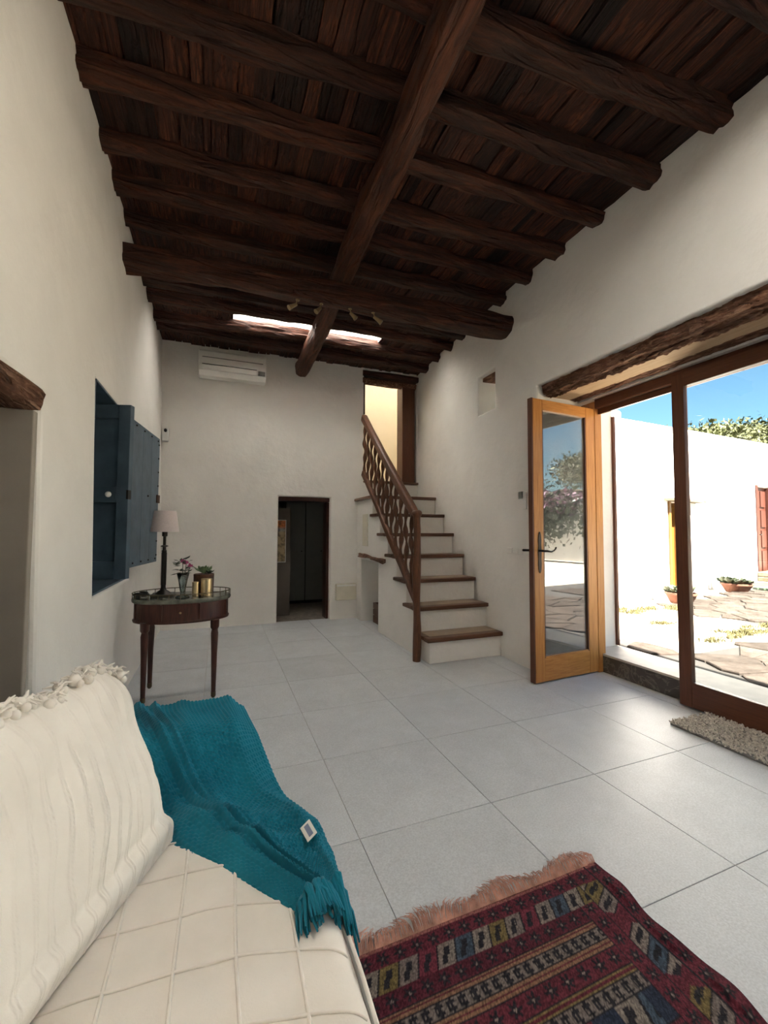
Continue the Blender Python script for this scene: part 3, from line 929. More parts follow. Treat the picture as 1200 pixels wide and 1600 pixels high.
# dark wardrobe and poster seen inside
wd = thing('dark_wardrobe', (1.3, 7.0, 0), 'tall dark wardrobe barely visible inside the low doorway', 'wardrobe')
MB().box(1.0, 2.0, 6.95, 7.5, 0.0, 1.7).build('body', 'black', wd)
for a, b in ((1.02, 1.33), (1.345, 1.655), (1.67, 1.98)):
    o = MB().box(a, b, 6.925, 6.948, 0.05, 1.66).build('door', 'grey_plastic', wd); bevel(o, 0.006, 2)
    MB().ball(((a + b) / 2 + 0.1, 6.915, 0.85), 0.012).build('knob', 'iron', o)
def poster_mat():
    m, nt, b = new_mat('poster_print')
    tc = N(nt, 'ShaderNodeTexCoord')
    sp = N(nt, 'ShaderNodeSeparateXYZ'); L(nt, tc.outputs['Generated'], sp.inputs[0])
    c = ramp(nt, sp.outputs['Z'], [(0.0, (0.50, 0.37, 0.21)), (0.70, (0.54, 0.41, 0.24)), (0.78, (0.42, 0.40, 0.36)), (0.86, (0.72, 0.20, 0.05)), (1.0, (0.68, 0.22, 0.07))])
    v = coords(nt)
    f = noise(nt, v, 16, 4)
    rr = ramp(nt, f, [(0.40, (0.45, 0.45, 0.45)), (0.55, (1.05, 1.05, 1.05))])
    vm = N(nt, 'ShaderNodeVectorMath', operation='MULTIPLY'); L(nt, c, vm.inputs[0]); L(nt, rr, vm.inputs[1])
    L(nt, vm.outputs[0], b.inputs['Base Color']); b.inputs['Roughness'].default_value = 0.6
    return m
po = thing('framed_poster', (0.80, 6.0, 0.76), 'tall brown poster with an orange top inside the low doorway', 'poster')
MB().box(0.70, 0.875, 5.992, 6.0, 0.75, 1.325).build('print', poster_mat(), po)
MB().box(0.69, 0.885, 6.001, 6.012, 0.74, 1.335).build('frame', 'white_plastic', po)
o = MB().box(0.60, 0.95, 6.014, 6.06, 0.0, 1.5).build('wall_dark_room_pier', 'plaster_dark'); tag(o, kind='structure')
# upper room: sunlit cream wall, roof open to a light well
room('wall_upper_room', 1.2, 3.4, 5.90, 7.0, 1.86, 4.4, 'plaster_cream', 'tf')
o = MB().box(1.12, 3.48, 5.90, 6.72, 4.40, 4.48).build('ceiling_upper_room', 'plaster_cream'); tag(o, kind='structure')
o = MB().box(1.12, 3.48, 5.90, 6.05, 3.60, 4.4).build('wall_upper_front', 'plaster_out'); tag(o, kind='structure')
up = MB()
up.box(2.44, 2.64, by(2.5) + 0.0, by(2.5) + 0.20, UZ0 + 0.03, 3.30)
o = up.build('trim_12', 'slide_wood'); tag(o, kind='structure'); bevel(o, 0.006, 2)
o = MB().box(1.862, 1.91, by(1.9) + 0.10, by(1.9) + 0.20, 2.85, 3.30).build('trim_13', 'mahogany'); tag(o, kind='structure')
o = MB().box(UX0 + 0.02, wx(5.45) - 0.001, by(2.2) - 0.06, by(2.2) + 0.25, UZ0 - 0.004, UZ0 + 0.028).build('trim_14', 'tread_wood'); tag(o, kind='structure'); bevel(o, 0.006, 2)
ul = thing('upper_door_lintel', (2.2, 5.5, 3.3), 'layered rustic wooden lintel above the upper doorway on the stairs', 'lintel')
beam_mesh('log', (UX0 - 0.02, 5.56, 3.31), (2.66, 5.54, 3.30), 0.12, 0.085, 81, 'lintel_rough', ul, rough=0.012, rings=26)
beam_mesh('log', (UX0 - 0.02, 5.54, 3.41), (2.70, 5.50, 3.40), 0.14, 0.10, 82, 'beam', ul, rough=0.010, rings=26)

# ------------------------------------------------------------------ fittings on the walls
def soft_box(name, x0, x1, y0, y1, z0, z1, mat, parent=None, bw=0.008, seg=3):
    o = MB().box(x0, x1, y0, y1, z0, z1).build(name, mat, parent)
    bevel(o, bw, seg)
    return o
ac = thing('air_conditioner', (0.12, 5.48, 3.05), 'white wall mounted air conditioner high on the back wall', 'air conditioner')
vs, fs = [], []
pr_ = [(5.565, 3.05), (5.43, 3.05), (5.385, 3.10), (5.375, 3.19), (5.385, 3.33), (5.41, 3.362), (5.565, 3.365)]
for x in (-0.265, 0.515):
    for (y, z) in pr_:
        vs.append((x, y - 0.0 if x < 0 else y - 0.018, z))
n = len(pr_)
fs = [tuple(range(n)), tuple(range(n, 2 * n))[::-1]] + [((k + 1) % n, k, n + k, n + (k + 1) % n) for k in range(n)]
o = MB().add(vs, fs).build('body', 'white_plastic', ac); bevel(o, 0.01, 3)
MB().hexa([(-0.225, 5.368, 3.255), (0.475, 5.350, 3.255), (0.475, 5.350, 3.262), (-0.225, 5.368, 3.262)], [(-0.225, 5.40, 3.255), (0.475, 5.38, 3.255), (0.475, 5.38, 3.262), (-0.225, 5.40, 3.262)]).build('seam', 'grey_plastic', ac)
MB().hexa([(-0.225, 5.366, 3.105), (0.40, 5.350, 3.105), (0.40, 5.348, 3.165), (-0.225, 5.364, 3.165)], [(-0.225, 5.40, 3.105), (0.40, 5.38, 3.105), (0.40, 5.38, 3.165), (-0.225, 5.40, 3.165)]).build('louver', 'white_plastic', ac)
MB().hexa([(-0.225, 5.362, 3.166), (0.40, 5.346, 3.166), (0.40, 5.346, 3.173), (-0.225, 5.362, 3.173)], [(-0.225, 5.40, 3.166), (0.40, 5.38, 3.166), (0.40, 5.38, 3.173), (-0.225, 5.40, 3.173)]).build('slot', 'black', ac)
soft_box('display', 0.42, 0.50, 5.345, 5.38, 3.11, 3.16, 'grey_plastic', ac, 0.003, 1)

ms = thing('motion_sensor', (-0.612, 5.57, 2.24), 'small white motion sensor in the back left corner', 'sensor')
soft_box('housing', -0.648, -0.580, 5.535, 5.600, 2.235, 2.40, 'white_plastic', ms, 0.012, 3)
MB().ball((-0.610, 5.533, 2.365), 0.018, sz=1.3).build('lens', 'black', ms, 60)

th = thing('wall_thermostat', (2.51, 2.98, 1.38), 'white wall controller with a dark display beside the open door', 'controller')
soft_box('body', 2.497, 2.516, 2.955, 2.995, 1.375, 1.535, 'white_plastic', th, 0.004, 2)
soft_box('display', 2.489, 2.4965, 2.993, 3.045, 1.47, 1.535, 'grey_plastic', th, 0.003, 2)
sw = thing('switch_plate', (2.51, 3.07, 1.0), 'pale row of light switches low on the right wall', 'switch')
soft_box('plate', 2.508, 2.524, 2.905, 3.235, 0.975, 1.035, 'plaster', sw, 0.002, 1)
for k in range(4):
    soft_box('rocker', 2.502, 2.5078, 2.918 + 0.079 * k, 2.982 + 0.079 * k, 0.982, 1.028, 'plaster', sw, 0.002, 1)

hp_ = thing('wall_heater', (1.67, 5.5, 0.25), 'low cream wall heater panel between the low doorway and stairs', 'heater')
soft_box('panel', 1.475, 1.76, 5.475, 5.535, 0.255, 0.47, 'cream_metal', hp_, 0.006, 2)
soft_box('grille', 1.485, 1.75, 5.468, 5.4745, 0.44, 0.462, 'white_plastic', hp_, 0.002, 1)
eb = thing('fuse_box', (1.75, 5.12, 1.0), 'slim cream cover panel above the niche under the stairs', 'panel')
soft_box('cover', 1.752, 1.764, 5.02, 5.22, 0.99, 1.40, 'cream_metal', eb, 0.003, 1)

# blue shutters
def shutter(name, hinge, end, z0, z1, label, knob, panels):
    h, e_ = Vector((hinge[0], hinge[1], 0)), Vector((end[0], end[1], 0))
    d = (e_ - h); ln = d.length; d.normalize()
    nrm = Vector((d.y, -d.x, 0))
    root = thing(name, (hinge[0], hinge[1], z0), label, 'shutter')
    def P(u, v, z): return h + d * u + nrm * v + Vector((0, 0, z))
    def bx(nm, u0, u1, v0, v1, a, b, mt, par, bw=0.003):
        o = MB().hexa([P(u0, v0, a), P(u1, v0, a), P(u1, v1, a), P(u0, v1, a)], [P(u0, v0, b), P(u1, v0, b), P(u1, v1, b), P(u0, v1, b)]).build(nm, mt, par)
        if bw: bevel(o, bw, 2)
        return o
    th_ = 0.045 if panels else 0.03
    if panels:
        sw_ = 0.075
        bx('stile', 0, sw_, 0, th_, z0, z1, 'blue', root); bx('stile', ln - sw_, ln, 0, th_, z0, z1, 'blue', root)
        zm = z0 + (z1 - z0) * 0.48
        for a, b in ((z0, z0 + 0.11), (zm - 0.05, zm + 0.05), (z1 - 0.09, z1)):
            bx('rail', sw_ + 0.0004, ln - sw_ - 0.0004, 0, th_, a, b, 'blue', root)
        for a, b in ((z0 + 0.1105, zm - 0.0505), (zm + 0.0505, z1 - 0.0905)):
            bx('panel', sw_ + 0.001, ln - sw_ - 0.001, 0.006, th_ - 0.020, a, b, 'blue', root)
        c = P(ln - 0.115, th_ + 0.018, zm)
        MB().ball(c, 0.019).build('knob', 'porcelain', root, 60)
        MB().tube([P(ln - 0.115, th_ - 0.01, zm), P(ln - 0.115, th_ + 0.012, zm)], 0.008, 8).build('knob_stem', 'brass', root)
        bx('keyhole_plate', ln - 0.012, ln + 0.001, 0.012, th_ + 0.002, zm - 0.03, zm + 0.03, 'iron', root, 0.001)
    else:
        nb = 3
        for k in range(nb):
            bx('board', ln * k / nb + 0.0008, ln * (k + 1) / nb - 0.0008, 0, th_, z0, z1, 'blue', root, 0.002)
        for k in range(9):
            z = z0 + 0.06 + (z1 - z0 - 0.12) * k / 8
            MB().ball(P(ln - 0.03, th_ + 0.001, z), 0.008, 8, 4).build('nail', 'iron', root)
        for k in range(4):
            for z in (z0 + 0.03, z1 - 0.03):
                MB().ball(P(0.06 + (ln - 0.12) * k / 3, th_ + 0.001, z), 0.008, 8, 4).build('nail', 'iron', root)
        zm = z0 + (z1 - z0) * 0.5
        bx('latch', ln - 0.07, ln + 0.004, th_ + 0.0005, th_ + 0.012, zm - 0.03, zm + 0.04, 'rust', root, 0.001)
        MB().ball(P(ln * 0.55, th_ + 0.002, zm + 0.01), 0.009, 8, 4).build('nail', 'iron', root)
    return root
shutter('shutter_leaf', (-1.0, 3.33), (-0.535, 3.17), 0.862, 1.995, 'blue grey panelled shutter leaf ajar with a white knob', True, True)
shutter('shutter_leaf', (-0.632, 3.56), (-0.540, 4.25), 0.90, 2.0, 'blue grey boarded shutter leaf with nails and a rusty latch, folded back', False, False)

# brass spotlights hanging from the tie beam
for k, (x, y, dx) in enumerate(((0.555, 3.335, -0.045), (0.745, 3.315, -0.03), (0.985, 3.30, 0.03), (1.185, 3.285, 0.045))):
    lab = ['leftmost brass spotlight under the low tie beam', 'brass spotlight left of the long beam under the tie beam',
           'brass spotlight just right of the long beam under the tie beam', 'rightmost brass spotlight under the low tie beam'][k]
    s_ = thing('spotlight', (x, y, 3.05), lab, 'spotlight', 'spotlights on the tie beam')
    MB().lathe((x, y, 3.035), [(0.016, 0), (0.018, 0.02), (0.018, 0.06)], 10).build('base', 'brass', s_, 40)
    MB().tube([(x, y, 3.04), (x + dx * 0.3, y, 3.01), (x + dx * 0.5, y, 2.995)], 0.005, 6).build('arm', 'brass', s_)
    MB().tube([(x + dx * 0.2, y + 0.005, 3.005), (x + dx, y - 0.01, 2.975), (x + dx * 1.6, y - 0.015, 2.955)], [0.012, 0.016, 0.022], 10).build('head', 'brass', s_, 50)

# ------------------------------------------------------------------ side table and what stands on it
TX, TY, TZ = -0.232, 3.43, 0.70
tb = thing('side_table', (TX, TY, 0), 'oval dark mahogany side table with a marble top and brass gallery', 'table')
A_, B_ = 0.325, 0.215
MB().lathe((TX, TY, 0), [(1.0, 0.672), (1.012, 0.680), (1.012, 0.694), (0.995, 0.70)], 56, A_, B_).build('table_top', 'marble_green', tb, 40)
MB().lathe((TX, TY, 0), [(0.975, 0.535), (0.985, 0.548), (0.96, 0.556), (0.96, 0.668), (0.975, 0.6715)], 56, A_, B_).build('apron', 'mahogany', tb, 40)
for k in range(8):
    a = 2 * math.pi * (k + 0.5) / 8
    x, y = TX + 0.964 * A_ * math.cos(a), TY + 0.964 * B_ * math.sin(a)
    MB().box(x - 0.006, x + 0.006, y - 0.006, y + 0.006, 0.557, 0.667).build('fillet', 'mahogany', tb)
ring = [(TX + A_ * 1.0 * math.cos(a), TY + B_ * 1.0 * math.sin(a), 0.733) for a in np.linspace(0, 2 * math.pi, 61)]
g_ = MB().tube(ring, 0.0035, 6, cap=False).build('gallery', 'dark_brass', tb, 60)
for k in range(28):
    a = 2 * math.pi * k / 28
    x, y = TX + A_ * math.cos(a), TY + B_ * math.sin(a)
    MB().tube([(x, y, 0.699), (x, y, 0.733)], 0.0025, 5).build('gallery_post', 'dark_brass', g_)
MB().ball((TX + 0.0, TY - 0.963 * B_ - 0.006, 0.61), 0.008).build('drawer_knob', 'brass', tb)
for sx, sy in ((-1, -1), (1, -1), (-1, 1), (1, 1)):
    x, y = TX + sx * 0.222, TY + sy * 0.155 - sx * 0.02
    p = [(x, y, 0.0), (x, y, 0.012), (x, y, 0.035), (x, y, 0.05), (x, y, 0.30), (x, y, 0.45), (x, y, 0.475), (x, y, 0.49), (x, y, 0.545)]
    lg = MB().tube(p, [0.010, 0.014, 0.014, 0.015, 0.020, 0.025, 0.020, 0.029, 0.030], 12).build('leg', 'mahogany', tb, 40)
    MB().lathe((x, y, 0), [(0.009, 0), (0.016, 0.01), (0.016, 0.03), (0.0165, 0.04)], 10).build('caster', 'dark_brass', lg, 40)

lm = thing('table_lamp', (-0.365, 3.45, TZ), 'table lamp with a pale pink shade and slim dark column', 'lamp')
lx0, ly0 = -0.365, 3.45
o = MB().box(lx0 - 0.075, lx0 + 0.075, ly0 - 0.075, ly0 + 0.075, TZ + 0.001, TZ + 0.018).build('base', 'iron', lm); bevel(o, 0.006, 2)
MB().lathe((lx0, ly0, TZ), [(0.055, 0.0185), (0.045, 0.028), (0.022, 0.045), (0.016, 0.06), (0.015, 0.075), (0.0155, 0.32), (0.018, 0.325), (0.012, 0.335), (0.012, 0.355), (0.026, 0.36), (0.026, 0.364), (0.010, 0.37), (0.010, 0.43), (0.018, 0.435), (0.018, 0.465)], 16).build('column', 'iron', lm, 40)
for k in range(8):
    a = 2 * math.pi * k / 8
    MB().tube([(lx0 + 0.015 * math.cos(a), ly0 + 0.015 * math.sin(a), TZ + 0.08), (lx0 + 0.015 * math.cos(a), ly0 + 0.015 * math.sin(a), TZ + 0.315)], 0.0028, 5).build('flute', 'iron', lm)
sh = []
nn = 40
zt, zb_ = 1.318, 1.166
P_ = np.zeros((nn, 5, 3))
for k in range(nn):
    a = 2 * math.pi * k / nn
    for q, (r, z) in enumerate(((0.0735, zt), (0.0947, zb_), (0.0947, zb_ - 0.001), (0.0932, zb_ - 0.001), (0.072, zt))):
        P_[k, q] = (lx0 + r * math.cos(a), ly0 + r * math.sin(a), z)
o = grid_mesh('shade', P_, 'shade', lm, close_u=True); smooth(o, 40)

cb = thing('coiled_cable', (-0.47, 3.40, TZ), 'black lamp cable and plug bundled on the left of the side table', 'cable')
pt = []
for k in range(70):
    t = k / 69
    pt.append((-0.500 + 0.034 * math.cos(t * 15) * (1 - 0.4 * t) + 0.02 * math.sin(t * 40), 3.40 + 0.045 * math.sin(t * 15) * (1 - 0.3 * t), TZ + 0.014 + 0.022 * t + 0.006 * math.sin(t * 31)))
MB().tube(pt, 0.006, 7).build('cord', 'black', cb, 60)
soft_box('plug', -0.535, -0.49, 3.335, 3.36, TZ + 0.003, TZ + 0.026, 'black', cb, 0.005, 2)

# glass vase with flowers
vx, vy = -0.228, 3.32
va = thing('glass_vase', (vx, vy, TZ), 'clear flared glass vase holding pink flowers on the side table', 'vase')
prof = [(0.045, 0.001), (0.047, 0.004), (0.040, 0.012), (0.018, 0.022), (0.014, 0.035), (0.018, 0.05), (0.030, 0.12), (0.042, 0.175)]
inner = [(r - 0.003, z) for r, z in prof[4:]][::-1]
nn = 20
PP = prof + inner + [(0.002, 0.036)]
P_ = np.zeros((nn, len(PP), 3))
for k in range(nn):
    a = 2 * math.pi * k / nn
    for q, (r, z) in enumerate(PP):
        P_[k, q] = (vx + r * math.cos(a), vy + r * math.sin(a), TZ + z)
grid_mesh('glass', P_, 'vase_glass', va, close_u=True)
MB().lathe((vx, vy, TZ), [(0.0445, 0.0005), (0.046, 0.003), (0.039, 0.011), (0.01, 0.013)], 20).build('foot', 'vase_glass', va, 60)
bq = thing('flower_bouquet', (vx, vy, TZ + 0.05), 'small bunch of pink flowers with dark leaves in the vase', 'flowers')
rf = random.Random(3)
def blossom(c, r, rnd):
    mb = MB()
    for k in range(11):
        a = rnd.uniform(0, 6.28); el = rnd.uniform(0.1, 1.4)
        d = Vector((math.cos(a) * math.cos(el), math.sin(a) * math.cos(el), math.sin(el)))
        s2 = d.cross(Vector((0, 0, 1))).normalized() * r * 0.42
        c0 = Vector(c); m = c0 + d * r * 0.6; e2 = c0 + d * r * 1.05 + Vector((0, 0, 0.15 * r))
        n2 = Vector((0, 0, 0.12 * r))
        mb.add([c0, m + s2, e2, m - s2, m + n2], [(0, 1, 4), (1, 2, 4), (2, 3, 4), (3, 0, 4)])
    return mb
for (dx, dy, dz, r) in ((0.02, -0.02, 0.235, 0.030), (0.045, -0.01, 0.215, 0.026), (-0.005, 0.01, 0.245, 0.024)):
    blossom((vx + dx, vy + dy, TZ + dz), r, rf).build('blossom', 'pink', bq)
    MB().tube([(vx + dx * 0.05, vy, TZ + 0.06), (vx + dx * 0.5, vy + dy * 0.5, TZ + 0.15), (vx + dx, vy + dy, TZ + dz)], 0.0025, 5).build('stem', 'leaf_dark', bq)
for k in range(38):
    a = rf.uniform(0, 6.28); h = rf.uniform(0.17, 0.27); r = rf.uniform(0.005, 0.05)
    c = Vector((vx - 0.006 + r * math.cos(a), vy + r * math.sin(a), TZ + h))
    d = Vector((math.cos(a), math.sin(a), rf.uniform(-0.6, 0.7))).normalized()
    s2 = d.cross(Vector((0, 0, 1))).normalized() * 0.015
    ln = rf.uniform(0.035, 0.060)
    MB().add([c, c + d * ln * 0.5 + s2, c + d * ln, c + d * ln * 0.5 - s2, c + d * ln * 0.5 + Vector((0, 0, 0.004))], [(0, 1, 4), (1, 2, 4), (2, 3, 4), (3, 0, 4)]).build('leaf', 'leaf_dark', bq)

# potted succulent and two gold candle holders
def rosette(root, c, R, n, mat, rnd, nm='leaf', up=0.5):
    for k in range(n):
        a = k * 2.4 + rnd.uniform(-0.2, 0.2)
        t = k / n
        el = up + 0.9 * (1 - t)
        d = Vector((math.cos(a) * math.cos(el), math.sin(a) * math.cos(el), math.sin(el)))
        ln = R * (0.5 + 0.6 * t)
        p0 = Vector(c)
        s2 = d.cross(Vector((0, 0, 1))).normalized() * R * 0.24
        u2 = s2.cross(d).normalized() * R * 0.09
        m = p0 + d * ln * 0.62
        MB().add([p0, m + s2, p0 + d * ln, m - s2, m + u2, m - u2],
                 [(0, 1, 4), (1, 2, 4), (2, 3, 4), (3, 0, 4), (0, 5, 1), (1, 5, 2), (2, 5, 3), (3, 5, 0)]).build(nm, mat, root)
px, py = -0.095, 3.46
ps = thing('potted_succulent', (px, py, TZ), 'dark succulent in a brown woven pot on the side table', 'plant')
MB().lathe((px, py, TZ), [(0.066, 0.001), (0.068, 0.01), (0.072, 0.15), (0.069, 0.152), (0.064, 0.145), (0.02, 0.14)], 24).build('pot', 'tread_wood', ps, 40)
rosette(ps, (px, py, TZ + 0.15), 0.095, 20, 'succulent', rf)
rosette(ps, (px + 0.035, py - 0.02, TZ + 0.15), 0.05, 9, 'leaf_dark', rf)
for (x, y, r, h, lab) in ((-0.072, 3.355, 0.0395, 0.125, 'taller brushed gold candle holder in front of the succulent'), (-0.145, 3.345, 0.024, 0.105, 'slimmer gold candle holder between the vase and taller holder')):
    g = thing('candle_holder', (x, y, TZ), lab, 'candle holder')
    MB().lathe((x, y, TZ), [(r, 0.001), (r, h), (r - 0.003, h), (r - 0.004, h - 0.02), (0.004, h - 0.022)], 22).build('cup', 'gold', g, 40)
    MB().lathe((x, y, TZ), [(r - 0.0045, h - 0.0205), (r - 0.0045, h - 0.012), (0.003, h - 0.010)], 18).build('wax', 'cream_metal', g, 40)

# ------------------------------------------------------------------ doormat
dm = thing('doormat', (2.8, 1.35, 0), 'shaggy light grey doormat in front of the sliding glass', 'doormat')
MB().box(2.60, 2.985, 0.78, 1.80, 0.001, 0.012).build('backing', 'grey_plastic', dm)
M['shag'] = simple('shaggy_yarn', (0.62, 0.57, 0.50), 0.95, var=0.40, nscale=60)
rs_ = random.Random(21)
pile = MB()
for k in range(3600):
    x = 2.598 + 0.39 * rs_.random(); y = 0.775 + 1.03 * rs_.random()
    a = rs_.uniform(0, 6.28); ln = rs_.uniform(0.016, 0.030); w = 0.0055
    dx, dy = math.cos(a) * ln * 0.8, math.sin(a) * ln * 0.8
    px_, py_ = -math.sin(a) * w, math.cos(a) * w
    z0, z1 = 0.010, 0.016 + rs_.random() * 0.014
    pile.add([(x - px_, y - py_, z0), (x + px_, y + py_, z0), (x + dx * 0.6 + px_, y + dy * 0.6 + py_, z1), (x + dx * 0.6 - px_, y + dy * 0.6 - py_, z1), (x + dx, y + dy, z1 - 0.003), (x + dx * 0.5, y + dy * 0.5, z1 + 0.004)],
             [(0, 1, 2, 3), (3, 2, 5), (2, 4, 5), (4, 3, 5), (0, 3, 5), (1, 5, 2)])
o = pile.build('pile', 'shag', dm); tag(o, kind='stuff')

# ------------------------------------------------------------------ kilim
kr = thing('kilim_rug', (0.8, 0.5, 0), 'dark red patterned kilim rug with pink fringe beside the sofa', 'rug')
nu, nv = 300, 260
RX0, RX1, RY0, RY1 = 0.27, 1.262, -0.35, 1.155
U, V = np.meshgrid(np.linspace(0, 1, nu), np.linspace(0, 1, nv) ** 1.0, indexing='ij')
# denser towards the visible far edge
V = V ** 0.62
yy = RY0 + (RY1 - RY0) * V
skew = (U - 0.5) * 0.012
edge = np.where(U > 0.9, 0.010 * np.sin(yy * 19) * (U - 0.9) / 0.1, 0)
xx = RX0 + (RX1 - RX0) * U - 0.045 * (1 - V) * U * 1.2 + edge
zz = 0.008 + 0.006 * np.clip(vnoise(xx * 6, yy * 6, 4), -0.2, 1) + np.where(U > 0.965, 0.004 * (1 + np.sin(yy * 38)), 0)
P_ = np.stack([xx, yy + skew, zz], -1)
d = RY1 - yy                      # distance from the fringed end
e = (RX1 - RX0) * (1 - U)         # distance from the right edge
maroon = np.array([0.088, 0.017, 0.026]); maroon2 = np.array([0.070, 0.014, 0.022]); dark = np.array([0.018, 0.016, 0.020]); grey = np.array([0.135, 0.112, 0.100])
tan = np.array([0.180, 0.098, 0.060]); navy = np.array([0.020, 0.026, 0.044]); olive = np.array([0.120, 0.090, 0.036]); pink = np.array([0.30, 0.12, 0.105]); pale = np.array([0.165, 0.138, 0.118]); blue = np.array([0.042, 0.060, 0.082])
C = np.zeros(P_.shape) + maroon
def band(mask, col): C[mask] = col
def flowers(mask, along, across, period, col, core):
    a = (along / period) % 1.0 - 0.5
    r = np.sqrt((a * period) ** 2 + across ** 2) / (period * 0.36)
    th2 = np.arctan2(across, a * period)
    fl = mask & (r < 0.75 + 0.32 * np.cos(6 * th2)) & (r > 0.2)
    C[fl] = col
    C[mask & (r <= 0.2)] = core
    return fl
def motif(mask, along, across, period, half, col):
    a = (along / period) % 1.0
    m = (np.abs(np.abs(across) - half * 0.45) < half * 0.16) & (a > 0.15) & (a < 0.8)
    m |= (np.abs(a - 0.5) < 0.11) & (np.abs(across) < half * 0.85)
    m |= (np.abs(a - 0.2) < 0.08) & (np.abs(across) < half * 0.55)
    C[mask & m] = col
def diamonds(mask, along, across, period, half, shear):
    s3 = (along + shear * across) / period
    k = np.floor(s3).astype(int) % 6
    pal = [pale, olive, grey, maroon * 1.3, pale, blue]
    for q in range(6): C[mask & (k == q)] = pal[q]
    fr_ = s3 % 1.0
    C[mask & (fr_ < 0.09)] = dark
    C[mask & (np.abs(fr_ - 0.5) < 0.10) & (np.abs(across) < half * 0.7)] = dark
    C[mask & (np.abs(fr_ - 0.36) < 0.05) & (np.abs(across - half * 0.3) < half * 0.35)] = dark
    C[mask & (np.abs(fr_ - 0.66) < 0.05) & (np.abs(across + half * 0.3) < half * 0.35)] = dark
inner_ = e > 0.185
# end border: plain strip, flower band, diamonds, flower band
band(d < 0.012, pink * 0.8)
m1 = (d >= 0.012) & (d < 0.058) & (e > 0.03); flowers(m1, xx, d - 0.035, 0.052, dark, grey)
m2 = (d >= 0.058) & (d < 0.118) & (e > 0.10); diamonds(m2, xx, d - 0.088, 0.058, 0.03, 0.45)
m3 = (d >= 0.118) & (d < 0.162) & (e > 0.15); band(m3, maroon2); flowers(m3, xx, d - 0.14, 0.050, dark, grey)
seq = [('tan', 0.020), ('grey', 0.038), ('tan', 0.022), ('mar', 0.052), ('tan2', 0.022), ('grey', 0.040), ('navy', 0.07), ('tan', 0.016), ('mar', 0.05), ('tan', 0.018), ('grey', 0.04)]
c0 = 0.162
while c0 < 1.5:
    for kind, wd_ in seq:
        m = inner_ & (d >= c0) & (d < c0 + wd_)
        ac_ = d - (c0 + wd_ / 2)
        if kind.startswith('tan'):
            C[m] = tan if kind == 'tan' else olive * 1.25
            C[m & (np.abs(ac_) < 0.0035)] = maroon
        elif kind == 'grey':
            C[m] = grey; motif(m, xx, ac_, 0.034, wd_ / 2, dark)
        elif kind == 'mar':
            flowers(m, xx, ac_, 0.056, dark, pale)
        else:
            C[m] = navy; diamonds(m & (((xx / 0.17) % 1.0) > 0.45), xx, ac_, 0.09, wd_ / 2, 0.3)
        C[m & (np.abs(ac_) > wd_ / 2 - 0.0022)] = dark
        c0 += wd_
# side border: flower band, diamonds, flower band
s1 = (e < 0.055) & (d > 0.012); band(s1, maroon); flowers(s1, d, e - 0.028, 0.052, dark, grey)
s2m = (e >= 0.055) & (e < 0.13) & (d > 0.062); band(s2m, maroon); 
s2d = s2m & (np.abs(((d / 0.19) % 1.0) - 0.5) * 0.15 < 0.066 - np.abs(e - 0.0925) * 0.5); diamonds(s2d, d, e - 0.0925, 0.055, 0.036, -0.6)
s3m = (e >= 0.13) & (e < 0.185) & (d > 0.118); band(s3m, maroon); flowers(s3m, d, e - 0.157, 0.052, dark, grey)
C[(np.abs(e - 0.055) < 0.002) | (np.abs(e - 0.13) < 0.002) | (np.abs(e - 0.185) < 0.0025)] = dark
C[e < 0.008] = maroon * 0.8
C *= (0.55 + 0.95 * RNG.random(C.shape[:2])[..., None] ** 1.3)
M['kilim'] = attr_mat('kilim_weave', 'weave', bstr=0.6, bdist=0.004, bscale=260)
o = grid_mesh('woven_field', P_, 'kilim', kr)
ca_ = o.data.color_attributes.new('weave', 'FLOAT_COLOR', 'POINT')
ca_.data.foreach_set('color', np.concatenate([C.reshape(-1, 3), np.ones((nu * nv, 1))], 1).astype(np.float32).ravel())
M['fringe'] = simple('pink_fringe', (0.50, 0.275, 0.21), 0.9, var=0.45, nscale=25)
fb = MB()
rs_ = random.Random(31)
for k in range(430):
    u = k / 429
    x = RX0 + (RX1 - RX0) * u; y = RY1 + (u - 0.5) * 0.012 - 0.004
    lean = 0.25 + 0.35 * math.sin(u * 17) + rs_.uniform(-0.35, 0.35)
    ln = 0.062 + 0.014 * math.sin(u * 23) + rs_.uniform(-0.014, 0.014)
    arch = rs_.uniform(0.004, 0.020)
    pts = [(x, y, 0.010), (x + 0.35 * ln * lean * 0.5, y + ln * 0.35, 0.010 + arch), (x + 0.7 * ln * lean * 0.7, y + ln * 0.72, 0.008 + arch * 0.6), (x + ln * lean, y + ln, 0.003)]
    fb.tube(pts, [0.0016, 0.0017, 0.0013, 0.0005], 4, cap=False)
o = fb.build('fringe', 'fringe', kr); tag(o, kind='stuff')

# ------------------------------------------------------------------ sofa
def fabric(name, c1, c2, scale=300, bstr=0.35, bdist=0.0015):
    m, nt, b = new_mat(name)
    v = coords(nt)
    f = noise(nt, v, 9, 4)
    L(nt, ramp(nt, f, [(0.3, c1), (0.7, c2)]), b.inputs['Base Color'])
    b.inputs['Roughness'].default_value = 0.95
    b.inputs['Specular IOR Level'].default_value = 0.12
    b.inputs['Sheen Weight'].default_value = 0.15
    bump(nt, b, noise(nt, v, scale, 4, 0.65), bstr, bdist)
    return m
M['seat_fabric'] = fabric('oatmeal_wool', (0.73, 0.675, 0.61), (0.80, 0.745, 0.68), 260)
M['cream_fabric'] = fabric('cream_cotton', (0.76, 0.715, 0.65), (0.83, 0.785, 0.72), 420)
M['teal'] = fabric('teal_knit', (0.005, 0.125, 0.190), (0.010, 0.185, 0.265), 500)
M['teal_dark'] = fabric('teal_yarn', (0.005, 0.12, 0.180), (0.010, 0.175, 0.25), 500)

